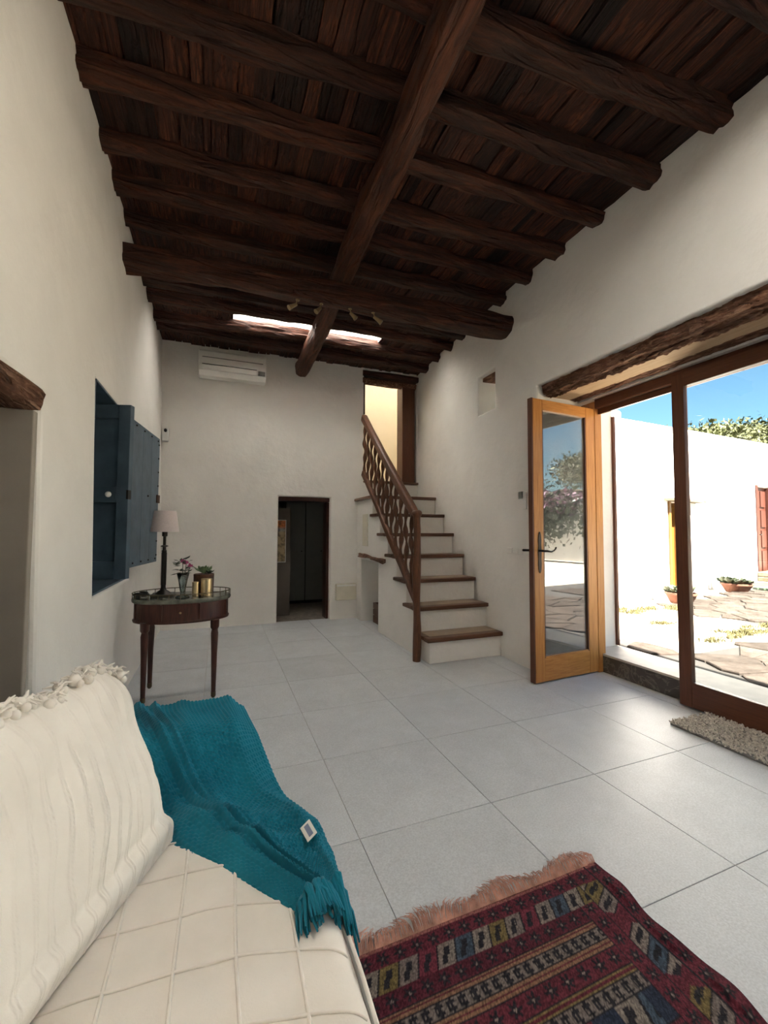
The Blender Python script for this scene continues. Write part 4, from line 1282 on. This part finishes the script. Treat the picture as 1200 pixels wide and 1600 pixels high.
sofa = thing('sofa', (-0.2, 0.4, 0), 'low cream fabric sofa in the lower left foreground', 'sofa')
o = MB().box(-0.60, 0.215, -0.95, 1.60, 0.035, 0.30).build('base', 'seat_fabric', sofa); bevel(o, 0.03, 3)
o = MB().box(-0.605, -0.40, -0.95, 1.24, 0.301, 0.74).build('backrest', 'seat_fabric', sofa); bevel(o, 0.05, 4)
o = MB().box(-0.59, 0.085, 1.33, 1.60, 0.301, 0.552).build('armrest', 'seat_fabric', sofa); bevel(o, 0.07, 5)
o = MB().box(-0.395, 0.12, 1.13, 1.325, 0.301, 0.435).build('seat_end', 'seat_fabric', sofa); bevel(o, 0.03, 3)
for x, y in ((-0.55, -0.9), (0.16, -0.9), (-0.55, 1.54), (0.16, 1.54)):
    MB().tube([(x, y, 0.0), (x, y, 0.036)], [0.018, 0.024], 10).build('foot', 'mahogany', sofa, 40)
# seat cushion with raised window-pane cords
x0, x1, y0, y1 = -0.395, 0.243, -0.93, 1.125
nx_, ny_ = 150, 420
def sect(n):
    return np.linspace(0, 1, n)
s_ = np.linspace(0, 1, nx_); t_ = np.linspace(0, 1, ny_) ** 0.75
S, T = np.meshgrid(s_, t_, indexing='ij')
# s runs across the top then down over the front edge
Wt = (x1 - x0); drop = 0.135
ln_tot = Wt + drop
a = S * ln_tot
r_ = 0.05
flat = a <= Wt - r_
arc = (a > Wt - r_) & (a <= Wt - r_ + r_ * math.pi / 2)
ang = np.clip((a - (Wt - r_)) / r_, 0, math.pi / 2)
X = np.where(flat, x0 + a, x1 - r_ + r_ * np.sin(ang))
Z = np.where(flat, 0.0, -(r_ - r_ * np.cos(ang)))
rest = np.clip(a - (Wt - r_ + r_ * math.pi / 2), 0, None)
Z = Z - rest
Y = y0 + (y1 - y0) * T
crown = 0.016 * np.clip(1 - ((X + 0.02) / 0.30) ** 2, 0, 1) + 0.010 * vnoise(X * 5, Y * 4, 8) + 0.004 * vnoise(X * 17, Y * 15, 9)
P_ = np.stack([X, Y, 0.432 + crown * (Z > -0.03) + Z], -1)
o = grid_mesh('seat_cushion', P_, 'seat_fabric', sofa)
def seat_z(x, y):
    x = np.asarray(x, float); y = np.asarray(y, float)
    c = 0.016 * np.clip(1 - ((x + 0.02) / 0.30) ** 2, 0, 1) + 0.010 * vnoise(x * 5, y * 4, 8) + 0.004 * vnoise(x * 17, y * 15, 9)
    d = np.clip(x - (x1 - r_), 0, r_ * 0.96)
    return 0.432 + c - (r_ - np.sqrt(r_ * r_ - d * d))
yv = np.linspace(y0 + 0.02, y1 - 0.05, 260)
for xc in (-0.255, -0.155, -0.053, 0.047, 0.143):
    xv = xc + 0.010 * (yv - 0.85) + 0.008 * vnoise(yv * 5, yv * 0 + xc * 30, 3)
    MB().tube(list(zip(xv, yv, seat_z(xv, yv) + 0.0008)), 0.0032, 6).build('cord', 'seat_fabric', sofa, 80)
xv = np.linspace(-0.39, 0.228, 110)
for k in range(-16, 3):
    yl = 0.90 + 0.105 * k - 0.10 * (xv + 0.05) - 0.5 * np.clip(xv - 0.02, 0, 1) ** 2 + 0.008 * vnoise(xv * 6, xv * 0 + k, 5)
    MB().tube(list(zip(xv, yl, seat_z(xv, yl) + 0.0008)), 0.0030, 6).build('cord', 'seat_fabric', sofa, 80)
pp = [(0.246, y0 + (y1 - y0) * k / 80, 0.405 + 0.003 * math.sin(k * 0.9)) for k in range(81)]
MB().tube(pp, 0.0055, 8).build('piping', 'seat_fabric', sofa, 60)
pp = [(0.2375, y0 + (y1 - y0) * k / 80, 0.416 + 0.003 * math.sin(k * 0.9)) for k in range(81)]
MB().tube(pp, 0.003, 6).build('seam', 'grey_plastic', sofa, 60)

# back cushion in a ribbed cream cover
bc = thing('back_cushion', (-0.25, 0.9, 0.44), 'large cream ribbed back cushion with tassels leaning on the sofa', 'cushion')
def interp(keys, u):
    k = np.array([q[0] for q in keys]); v = np.array([q[1] for q in keys])
    return np.stack([np.interp(u, k, v[:, c]) for c in range(3)], -1)
def smooth_interp(keys, u, w=0.06):
    acc = 0
    for dlt in (-w, -w / 2, 0, w / 2, w):
        acc = acc + interp(keys, np.clip(u + dlt, keys[0][0], keys[-1][0]))
    return acc / 5
BOT = [(0.0, (-0.078, 1.140, 0.452)), (0.25, (-0.155, 0.975, 0.452)), (0.5, (-0.225, 0.835, 0.450)), (0.75, (-0.30, 0.66, 0.45)), (1.0, (-0.42, 0.35, 0.45))]
TOP = [(0.0, (-0.262, 1.46, 0.735)), (0.12, (-0.292, 1.37, 0.797)), (0.3, (-0.33, 1.18, 0.806)), (0.5, (-0.365, 0.98, 0.835)), (0.75, (-0.43, 0.72, 0.85)), (1.0, (-0.54, 0.36, 0.86))]
nu, nv = 420, 170
u_ = np.linspace(0, 1, nu) ** 1.15; v_ = np.linspace(0, 1, nv)
Ug, Vg = np.meshgrid(u_, v_, indexing='ij')
Bp = smooth_interp(BOT, u_)[:, None, :]; Tp = smooth_interp(TOP, u_, 0.04)[:, None, :]
base = Bp * (1 - Vg[..., None]) + Tp * Vg[..., None]
def sstep0(a, b, x):
    q = np.clip((x - a) / (b - a), 0, 1)
    return q * q * (3 - 2 * q)
nrm = np.array([0.82, -0.28, 0.50]); nrm /= np.linalg.norm(nrm)
bul = (1 - (2 * np.clip(Vg, 0, 1) - 1) ** 4) * (1 - (1 - np.clip(Ug / 0.22, 0, 1)) ** 2.5)
disp = 0.050 * bul + 0.030 * vnoise(Ug * 6, Vg * 3, 14) * bul + 0.016 * vnoise(Ug * 15 + Vg * 6, Vg * 5, 15) * sstep0(0.0, 0.15, Vg)
rib = np.zeros_like(disp)
for k, uc_ in enumerate(np.arange(0.02, 1.0, 0.052)):
    wv = uc_ + 0.034 * np.sin(Vg * 5.0 + k * 0.12) * (1 - 0.6 * Vg) + 0.016 * vnoise(Vg * 4, Vg * 0 + uc_ * 6, 17)
    rib = np.maximum(rib, np.exp(-((Ug - wv) / 0.0026) ** 2))
    rib = np.maximum(rib, 0.7 * np.exp(-((Ug - wv - 0.0070) / 0.0022) ** 2))
    if k % 3 == 0:
        rib = np.maximum(rib, 0.7 * np.exp(-((Ug - wv - 0.0140) / 0.0022) ** 2))
disp = disp + 0.0034 * rib
fold = 0.013 * np.exp(-((Vg - 0.075) / 0.05) ** 2) - 0.006 * np.exp(-((Vg - 0.15) / 0.03) ** 2)
P_ = base + nrm * (disp + fold)[..., None]
o = grid_mesh('cover', P_, 'cream_fabric', bc)
# rear of the cushion closes the volume
backn = -nrm
Ub, Vb = np.meshgrid(np.linspace(0, 1, 60), np.linspace(0, 1, 24), indexing='ij')
Bq = smooth_interp(BOT, np.linspace(0, 1, 60) ** 1.15)[:, None, :]; Tq = smooth_interp(TOP, np.linspace(0, 1, 60) ** 1.15, 0.04)[:, None, :]
bb = Bq * (1 - Vb[..., None]) + Tq * Vb[..., None]
th2 = 0.10 * (1 - (2 * Vb - 1) ** 4) * (1 - (1 - np.clip(Ub / 0.2, 0, 1)) ** 2.5)
grid_mesh('cover_back', bb + backn * th2[..., None], 'cream_fabric', bc)
# knotted tassel edging along the top
rt = random.Random(9)
for k in range(30):
    u = 0.0 + 0.72 * k / 29
    c = smooth_interp(TOP, np.array([u]), 0.04)[0] + np.array([rt.uniform(-0.012, 0.015), rt.uniform(-0.01, 0.01), rt.uniform(-0.006, 0.012)])
    mb = MB()
    mb.ball(c, rt.uniform(0.010, 0.015), 8, 5)
    mb.ball(c + np.array([0.014, -0.008, -0.006]), rt.uniform(0.008, 0.012), 8, 5)
    for q in range(6):
        a = rt.uniform(0, 6.28)
        t0 = Vector(c)
        t1_ = t0 + Vector((0.016 * math.cos(a), 0.016 * math.sin(a), rt.uniform(0.0, 0.016)))
        t2_ = t1_ + Vector((0.012 * math.cos(a + 0.6), 0.012 * math.sin(a + 0.6), rt.uniform(-0.012, 0.006)))
        mb.tube([t0, t1_, t2_], [0.004, 0.0035, 0.0015], 5)
    mb.build('tassel', 'cream_fabric', bc, 60)

# teal throw draped over the armrest and seat
tw = thing('throw_blanket', (0.1, 1.2, 0.45), 'teal chunky knit throw with fringe draped over the sofa arm', 'blanket')
LE = [(0.0, (-0.36, 1.660, 0)), (0.10, (-0.36, 1.57, 0)), (0.32, (-0.27, 1.36, 0)), (0.50, (-0.17, 1.23, 0)), (0.66, (-0.072, 1.095, 0)), (0.82, (0.055, 0.955, 0)), (1.0, (0.165, 0.83, 0))]
RE = [(0.0, (0.090, 1.625, 0)), (0.10, (0.098, 1.55, 0)), (0.32, (0.120, 1.40, 0)), (0.50, (0.165, 1.255, 0)), (0.66, (0.236, 1.11, 0)), (0.82, (0.250, 0.965, 0)), (1.0, (0.246, 0.855, 0))]
nt_, ns_ = 430, 260
t_ = np.linspace(0, 1, nt_); s_ = np.linspace(0, 1.16, ns_)
Tg, Sg = np.meshgrid(t_, s_, indexing='ij')
Lp = smooth_interp(LE, t_, 0.05)[:, None, :]; Rp = smooth_interp(RE, t_, 0.05)[:, None, :]
sc_ = np.clip(Sg, 0, 1)
base = Lp * (1 - sc_[..., None]) + Rp * sc_[..., None]
X, Y = base[..., 0], base[..., 1]
def sstep(a, b, x):
    q = np.clip((x - a) / (b - a), 0, 1)
    return q * q * (3 - 2 * q)
zarm = 0.455 + 0.125 * sstep(1.20, 1.42, Y)
zarm = zarm - 0.10 * np.clip((Y - 1.60) / 0.05, 0, 1) ** 2          # rolls over the far edge
zarm = zarm - 0.030 * sstep(0.0, 0.16, X) * sstep(1.22, 1.40, Y)     # softens towards the front of the arm
zf = zarm + 0.010 * vnoise(X * 9, Y * 9, 31) + 0.012
# folds running along the throw
fo = np.zeros_like(zf)
for (sc0, amp, wd_, ph) in ((0.10, 0.020, 0.05, 0.0), (0.24, 0.026, 0.035, 0.4), (0.33, 0.020, 0.022, 0.9), (0.52, 0.014, 0.05, 1.7), (0.86, 0.014, 0.05, 2.2)):
    cc = sc0 + 0.05 * np.sin(Tg * 5 + ph) + 0.18 * Tg * (sc0 < 0.4)
    fo += amp * np.exp(-((Sg - cc) / wd_) ** 2) * (0.75 + 0.25 * sstep(0.05, 0.35, Tg))
bunch = 0.022 * np.exp(-((Tg - 0.60 - 0.12 * Sg) / 0.045) ** 2) + 0.015 * np.exp(-((Tg - 0.72 - 0.1 * Sg) / 0.03) ** 2)
zf += fo + bunch * sstep(0.0, 0.3, Sg) * (1 - 0.4 * Sg)
# left edge tucks down to the seat, right edge hangs over the front
zf -= 0.020 * np.exp(-(Sg / 0.05) ** 2)
over = np.clip(Sg - 1.0, 0, None) / 0.16
X2 = X + 0.012 * np.sin(np.clip(over * 3, 0, 1) * math.pi / 2)
zf = zf - 0.02 * sstep(0.88, 1.0, Sg) - 0.085 * over ** 1.1
# chunky knit: staggered lumps
Lr = 0.95; Ws = 0.42
a1 = Tg * Lr / 0.0145; a2 = Sg * Ws / 0.0105
knit = np.abs(np.sin(math.pi * (a1 + 0.5 * np.floor(a2)))) * np.abs(np.sin(math.pi * a2)) ** 0.6
hgt = 0.0050 * (knit - 0.5)
P_ = np.stack([X2 + hgt * 0.35, Y - hgt * 0.25, zf + hgt], -1)
tc_ = grid_mesh('knit_cloth', P_, 'teal', tw)
# fringe at the near end
fm = MB()
rq = random.Random(77)
for k in range(26):
    j = int((ns_ - 1) * (0.02 + 0.90 * k / 25))
    p0 = Vector(P_[-1, j])
    for q in range(4):
        dx = rq.uniform(-0.012, 0.022); dy = -rq.uniform(0.040, 0.065)
        drop_ = 0.0 if p0.x < 0.225 else 0.05
        p1 = p0 + Vector((rq.uniform(-0.006, 0.006), -0.012, rq.uniform(-0.004, 0.006)))
        p2 = p0 + Vector((dx * 0.6, dy * 0.55, -0.010 - drop_ * 0.4 + rq.uniform(0, 0.008)))
        p3 = p0 + Vector((dx, dy, -0.016 - drop_ + rq.uniform(0, 0.006)))
        fm.tube([p0, p1, p2, p3], [0.0042, 0.0048, 0.0036, 0.0018], 6)
o = fm.build('fringe', 'teal_dark', tw, 60); tag(o, kind='stuff')
i, j = int(0.80 * nt_), int(0.70 * ns_)
c = Vector(P_[i, j]); 
dt = (Vector(P_[i + 20, j]) - Vector(P_[i - 20, j])).normalized(); ds = (Vector(P_[i, j + 10]) - Vector(P_[i, j - 10])).normalized()
up_ = ds.cross(dt).normalized()
if up_.z < 0: up_ = -up_
c = c + up_ * 0.008
q4 = [c + dt * a + ds * b for a, b in ((-0.022, -0.013), (0.022, -0.013), (0.022, 0.013), (-0.022, 0.013))]
tg = MB().hexa(q4, [p + up_ * 0.001 for p in q4]).build('care_label', 'white_plastic', tw)
q4 = [c + up_ * 0.0012 + dt * a + ds * b for a, b in ((-0.016, -0.005), (0.016, -0.005), (0.016, 0.006), (-0.016, 0.006))]
M['print'] = simple('grey_print', (0.20, 0.23, 0.34), 0.8)
MB().hexa(q4, [p + up_ * 0.0004 for p in q4]).build('print', 'print', tg)

# ------------------------------------------------------------------ courtyard
o = MB().box(-14.0, 3.40, -16.0, -2.9, -0.2, -0.02).build('terrace_ground', 'ground'); tag(o, kind='structure')
gr = MB().box(3.40, 24.0, -16.0, 22.0, -0.2, 0.140).build('courtyard_ground', 'ground')
tag(gr, kind='structure')
WA, WD = Vector((3.45, 3.98, 0)), Vector((2.83, 0.60, 0)).normalized()
WN = Vector((WD.y, -WD.x, 0))          # towards the courtyard
def wp(s, n, z): return WA + WD * s + WN * n + Vector((0, 0, z))
def wbox(mb, s0, s1, n0, n1, z0, z1):
    return mb.hexa([wp(s0, n0, z0), wp(s1, n0, z0), wp(s1, n1, z0), wp(s0, n1, z0)], [wp(s0, n0, z1), wp(s1, n0, z1), wp(s1, n1, z1), wp(s0, n1, z1)])
# far white wall with two door recesses
DS0, DS1, DSZ = 3.53, 4.17, 1.70
RS0, RS1, RSZ = 7.72, 8.75, 2.24
def f_ow(x, y, z):
    if DS0 < x < DS1 and z < DSZ and y > -0.25: return False
    if RS0 < x < RS1 and 0.25 < z < RSZ and y > -0.25: return False
    return True
def m_ow(s, n, z):
    if z > 2.5:
        z = 2.84 + 0.062 * max(s - 1.5, 0)
    p = wp(s, n, z)
    return (p.x, p.y, p.z)
ow = cells('wall_courtyard', [-0.3, 0.6, 1.5, DS0, DS1, 5.5, RS0, RS1, 12, 18], [-0.45, -0.25, 0], [0.0, 0.25, DSZ, RSZ, 2.9], f_ow, 'plaster_out', m_ow, bev=0.04)
tag(ow, kind='structure')
o = wbox(MB(), -0.3, 2.12, -0.45, -0.001, 2.80, 2.98).build('wall_courtyard_corner', 'plaster_out'); tag(o, kind='structure'); bevel(o, 0.04, 2)
dy_ = bpy.data.objects.new('door_2', None); COL.objects.link(dy_); dy_.location = wp((DS0 + DS1) / 2, -0.2, 0.14)
tag(dy_, 'honey coloured wooden door in the white courtyard wall', kind='structure')
for k in range(4):
    a = DS0 + 0.07 + (DS1 - DS0 - 0.14) * k / 4; b = DS0 + 0.07 + (DS1 - DS0 - 0.14) * (k + 1) / 4
    wbox(MB(), a + 0.002, b - 0.002, -0.20, -0.16, 0.15, 1.62).build('board', 'yellow_door', dy_)
for a, b in ((DS0, DS0 + 0.068), (DS1 - 0.068, DS1)):
    wbox(MB(), a, b, -0.22, 0.012, 0.142, 1.698).build('jamb', 'yellow_door', dy_)
o = wbox(MB(), DS0 - 0.16, DS1 + 0.42, -0.10, 0.16, 1.702, 1.745).build('door_slab_hood', 'rubble'); tag(o, 'thin pale stone hood above the honey door outside', 'hood')
dr = bpy.data.objects.new('door_3', None); COL.objects.link(dr); dr.location = wp(RS0 + 0.2, -0.1, 0.25)
tag(dr, 'red brown panelled wooden door at the right edge of the courtyard', kind='structure')
for a, b in ((RS0, RS0 + 0.09), (RS1 - 0.09, RS1)):
    wbox(MB(), a, b, -0.16, 0.02, 0.252, RSZ - 0.001).build('jamb', 'red_door', dr)
for z0_, z1_ in ((0.30, 0.78), (0.86, 1.24), (1.32, 1.70), (1.78, 2.14)):
    for a, b in ((RS0 + 0.17, RS0 + 0.47), (RS0 + 0.55, RS1 - 0.17)):
        wbox(MB(), a, b, -0.085, -0.06, z0_, z1_).build('panel', 'red_door', dr)
wbox(MB(), RS0 + 0.0905, RS1 - 0.0905, -0.14, -0.0855, 0.252, RSZ - 0.002).build('leaf', 'red_door', dr)
MB().tube([wp(RS0 + 0.13, -0.055, 1.15), wp(RS0 + 0.13, 0.03, 1.15), wp(RS0 + 0.20, 0.035, 1.15)], 0.012, 6).build('handle', 'iron', dr)
ste = thing('stone_step', wp(8.2, 0.3, 0.14), 'rubble stone step below the red courtyard door', 'step')
rr_ = random.Random(14)
for r in range(2):
    for k in range(5):
        a = 7.62 + 0.25 * k + rr_.uniform(-0.02, 0.02)
        o = wbox(MB(), a, a + 0.235, 0.01, 0.36 + rr_.uniform(-0.02, 0.02), 0.141 + 0.105 * r, 0.241 + 0.105 * r).build('stone', 'rubble', ste); bevel(o, 0.02, 2)

M['mortar'] = simple('earth_joints', (0.012, 0.009, 0.006), 0.95, var=0.3)
MB().box(3.42, 9.6, -0.6, 2.42, 0.1402, 0.1425).build('joint_bed', 'mortar', gr)
MB().hexa([(5.55, 2.42, 0.1402), (10.6, 2.42, 0.1402), (10.6, 5.1, 0.1402), (6.1, 4.12, 0.1402)], [(5.55, 2.42, 0.1425), (10.6, 2.42, 0.1425), (10.6, 5.1, 0.1425), (6.1, 4.12, 0.1425)]).build('joint_bed', 'mortar', gr)
MB().box(3.42, 3.70, 2.42, 3.0, 0.1402, 0.1425).build('joint_bed', 'mortar', gr)
# flagstones (irregular pieces clipped from a jittered net)
rv = random.Random(42)
sites = []
gx, gy = 0.43, 0.215
for i in range(-1, 16):
    for j in range(-2, 19):
        sites.append((3.55 + gx * (i + 0.5 * (j % 2)) + rv.uniform(-0.17, 0.17), 0.9 + gy * j + rv.uniform(-0.12, 0.12)))
def clip(poly, mx, my, nx2, ny2):
    out = []
    for k in range(len(poly)):
        a, b = poly[k], poly[(k + 1) % len(poly)]
        da = (a[0] - mx) * nx2 + (a[1] - my) * ny2; db = (b[0] - mx) * nx2 + (b[1] - my) * ny2
        if da <= 0: out.append(a)
        if da * db < 0:
            t = da / (da - db); out.append((a[0] + (b[0] - a[0]) * t, a[1] + (b[1] - a[1]) * t))
    return out
nst = 0
for i, s in enumerate(sites):
    X, Y = s
    pale_patch = not (0.5 < Y < 2.40 + 0.06 * math.sin(X * 3) or X > 5.7 + 0.15 * math.sin(Y * 5) or (X < 3.72 and Y < 3.0))
    s_al = (X - WA.x) * WD.x + (Y - WA.y) * WD.y
    n_al = (X - WA.x) * WN.x + (Y - WA.y) * WN.y
    if pale_patch or n_al < 0.38 or X < 3.46:
        continue
    poly = [(X - 0.6, Y - 0.6), (X + 0.6, Y - 0.6), (X + 0.6, Y + 0.6), (X - 0.6, Y + 0.6)]
    for k, q in enumerate(sites):
        if k == i: continue
        dx, dy = q[0] - X, q[1] - Y
        dd = math.hypot(dx, dy)
        if dd > 1.3: continue
        ux, uy = dx / dd, dy / dd
        poly = clip(poly, X + ux * (dd / 2 - 0.009), Y + uy * (dd / 2 - 0.009), ux, uy)
        if len(poly) < 3: break
    if len(poly) < 3: continue
    poly = clip(poly, 3.42, 0, -1, 0)
    if len(poly) < 3: continue
    nst += 1
    n = len(poly); h = 0.012 + rv.uniform(0, 0.012)
    vs = [(p[0], p[1], 0.13) for p in poly] + [(p[0], p[1], 0.14 + h * 0.7) for p in poly] + [(X + (p[0] - X) * 0.95, Y + (p[1] - Y) * 0.95, 0.14 + h + rv.uniform(-0.002, 0.002)) for p in poly]
    fs = [tuple(range(2 * n, 3 * n))] + [(k, (k + 1) % n, n + (k + 1) % n, n + k) for k in range(n)] + [(n + k, n + (k + 1) % n, 2 * n + (k + 1) % n, 2 * n + k) for k in range(n)]
    MB().add(vs, fs).build('flagstone', 'flag', gr)

# terracotta bowls with succulents
def bowl(x, y, r, label, seed):
    g = thing('planter_bowl', (x, y, 0.14), label, 'planter')
    MB().lathe((x, y, 0.14), [(r * 0.66, 0.0), (r * 0.72, 0.02), (r * 0.98, 0.12), (r * 1.05, 0.13), (r * 1.05, 0.155), (r * 0.96, 0.158), (r * 0.93, 0.13), (r * 0.1, 0.13)], 28).build('bowl', 'terracotta', g, 40)
    rn = random.Random(seed)
    for k in range(13):
        a = rn.uniform(0, 6.28); q = rn.uniform(0, 0.75) * r
        rosette(g, (x + q * math.cos(a), y + q * math.sin(a), 0.27), rn.uniform(0.17, 0.26), 8, 'succulent_out', rn, up=0.35)
bowl(6.40, 4.22, 0.20, 'terracotta bowl of succulents in front of the honey door', 5)
bowl(8.53, 4.66, 0.225, 'wide terracotta bowl of succulents between the honey and red doors', 6)
dk = thing('green_slatted_mat', (9.35, 4.45, 0.14), 'dark green slatted mat on the courtyard ground at right', 'mat')
for k in range(5):
    MB().box(9.05, 9.75, 4.22 + 0.1 * k, 4.29 + 0.1 * k, 0.165, 0.20).build('slat', 'leaf_dark', dk)
# weeds
def weeds(name, x, y, rx, ry, n, label, seed):
    rn = random.Random(seed)
    mb = MB()
    clumps = [(x + rn.uniform(-rx, rx), y + rn.uniform(-ry, ry)) for _ in range(max(2, n // 90))]
    for k in range(n):
        cl = clumps[k % len(clumps)]
        px_, py_ = cl[0] + rn.gauss(0, 0.07), cl[1] + rn.gauss(0, 0.035)
        b = rn.uniform(0, 6.28); h = rn.uniform(0.015, 0.05)
        mb.add([(px_ - 0.006 * math.sin(b), py_ + 0.006 * math.cos(b), 0.139), (px_ + 0.006 * math.sin(b), py_ - 0.006 * math.cos(b), 0.139), (px_ + 0.03 * math.cos(b), py_ + 0.03 * math.sin(b), 0.14 + h)], [(0, 1, 2)])
    o = mb.build(name, 'dry_grass', None)
    tag(o, label, 'weeds', kind='stuff')
weeds('weeds', 5.45, 4.02, 0.55, 0.16, 1500, 'yellow green weeds near the base of the white courtyard wall', 1)
weeds('weeds', 5.1, 2.75, 0.75, 0.12, 1500, 'yellow green strip of weeds across the pale ground outside', 2)
weeds('weeds', 4.75, 3.35, 0.12, 0.05, 300, 'small tuft of weeds on the pale ground outside', 3)

# pines beyond the wall
def ico(name, sub=2):
    bm = bmesh.new(); bmesh.ops.create_icosphere(bm, subdivisions=sub, radius=1.0)
    vs = np.array([v.co[:] for v in bm.verts]); fs = [tuple(v.index for v in f.verts) for f in bm.faces]
    bm.free(); return vs, fs
IV, IF = ico('x', 1)
def tree(name, base, h, crown_c, crown_r, n, label, seed, mat='pine', tuft=120, size=0.26):
    rn = np.random.default_rng(seed)
    g = thing(name, base, label, 'tree')
    tk = MB()
    b = Vector(base); c = Vector(crown_c)
    tk.tube([b, b.lerp(c, 0.5) + Vector((0.15, 0, 0)), c], [0.22, 0.16, 0.08], 8)
    cv, cf = [], []
    for k in range(n):
        d = rn.normal(size=3); d /= np.linalg.norm(d)
        d[2] = abs(d[2]) * 0.9 - 0.25
        q = np.array(crown_c) + d * np.array(crown_r) * rn.uniform(0.55, 1.0)
        if k % 3 == 0: tk.tube([c, (c + Vector(q)) / 2 + Vector((0, 0, -0.1)), Vector(q)], [0.05, 0.035, 0.015], 5)
        for m in range(tuft):
            p = q + rn.normal(size=3) * size * np.array([1, 1, 0.55])
            s1 = rn.normal(size=3) * 0.055; s2 = rn.normal(size=3) * 0.055
            i0 = len(cv)
            cv += [p, p + s1, p + s1 * 0.6 + s2, p - s1 * 0.4 + s2 * 0.7]
            cf.append((i0, i0 + 1, i0 + 2, i0 + 3))
    tk.build('trunk', 'bark', g, 60)
    me = bpy.data.meshes.new('crown'); me.from_pydata([tuple(p) for p in cv], [], cf); me.update(); me.materials.append(M[mat])
    tag(obj_from('crown', me, g), kind='stuff')
tree('pine_tree', (14.4, 8.6, 0.1), 5, (14.4, 8.6, 3.83), (1.1, 1.1, 0.97), 80, 'rounded pine tree behind the white wall, left of the pair', 1)
tree('pine_tree', (20.8, 10.5, 0.1), 6, (20.8, 10.5, 4.75), (2.1, 1.8, 1.62), 150, 'taller pine tree behind the white wall, right of the pair', 2)

# what the open glass door mirrors: a garden wall with bougainvillea and trees
gw = MB().box(13.0, 13.4, -13.0, 1.0, 0.0, 2.45).build('wall_garden', 'plaster_out'); tag(gw, kind='structure')
rr_ = random.Random(18)
for k in range(34):
    y = -13.0 + 0.41 * k
    o = MB().box(12.96, 13.44, y + 0.01, y + 0.40, 2.452, 2.452 + rr_.uniform(0.22, 0.36)).build('cap_stone', 'rubble', gw); bevel(o, 0.04, 2)
bg_ = thing('bougainvillea', (12.7, -7.5, 0.14), 'pink bougainvillea on the garden wall mirrored in the door glass', 'shrub')
rn = np.random.default_rng(8)
for nm, mt, cnt, zc_, zs2 in (('foliage', 'leaf_green', 5000, 1.75, 0.42), ('flowers', 'bract', 1500, 2.28, 0.20)):
    cv, cf = [], []
    for k in range(cnt):
        p = np.array([12.4, -7.6, zc_]) + rn.normal(size=3) * np.array([0.14, 2.0, zs2])
        p[2] = max(p[2], 0.3)
        p[0] = min(p[0], 12.6)
        s1 = rn.normal(size=3) * 0.075; s2 = rn.normal(size=3) * 0.075
        i0 = len(cv); cv += [p, p + s1, p + s1 + s2, p + s2]; cf.append((i0, i0 + 1, i0 + 2, i0 + 3))
    me = bpy.data.meshes.new(nm); me.from_pydata([tuple(p) for p in cv], [], cf); me.update(); me.materials.append(M[mt])
    tag(obj_from(nm, me, bg_), kind='stuff')
MB().tube([(12.75, -7.5, 0.14), (12.8, -7.3, 1.0), (12.75, -7.6, 2.0)], [0.05, 0.04, 0.02], 7).build('stem', 'bark', bg_)
tree('pine_tree', (18.5, -14.5, 0.1), 5, (18.5, -14.5, 3.9), (2.6, 2.6, 1.4), 130, 'nearer pine tree mirrored in the open door glass', 3, size=0.4)
tree('pine_tree', (18.5, -7.0, 0.1), 5, (18.5, -7.0, 4.1), (2.4, 2.4, 1.3), 120, 'farther pine tree mirrored in the open door glass', 4, size=0.4)
print('flagstones', nst)
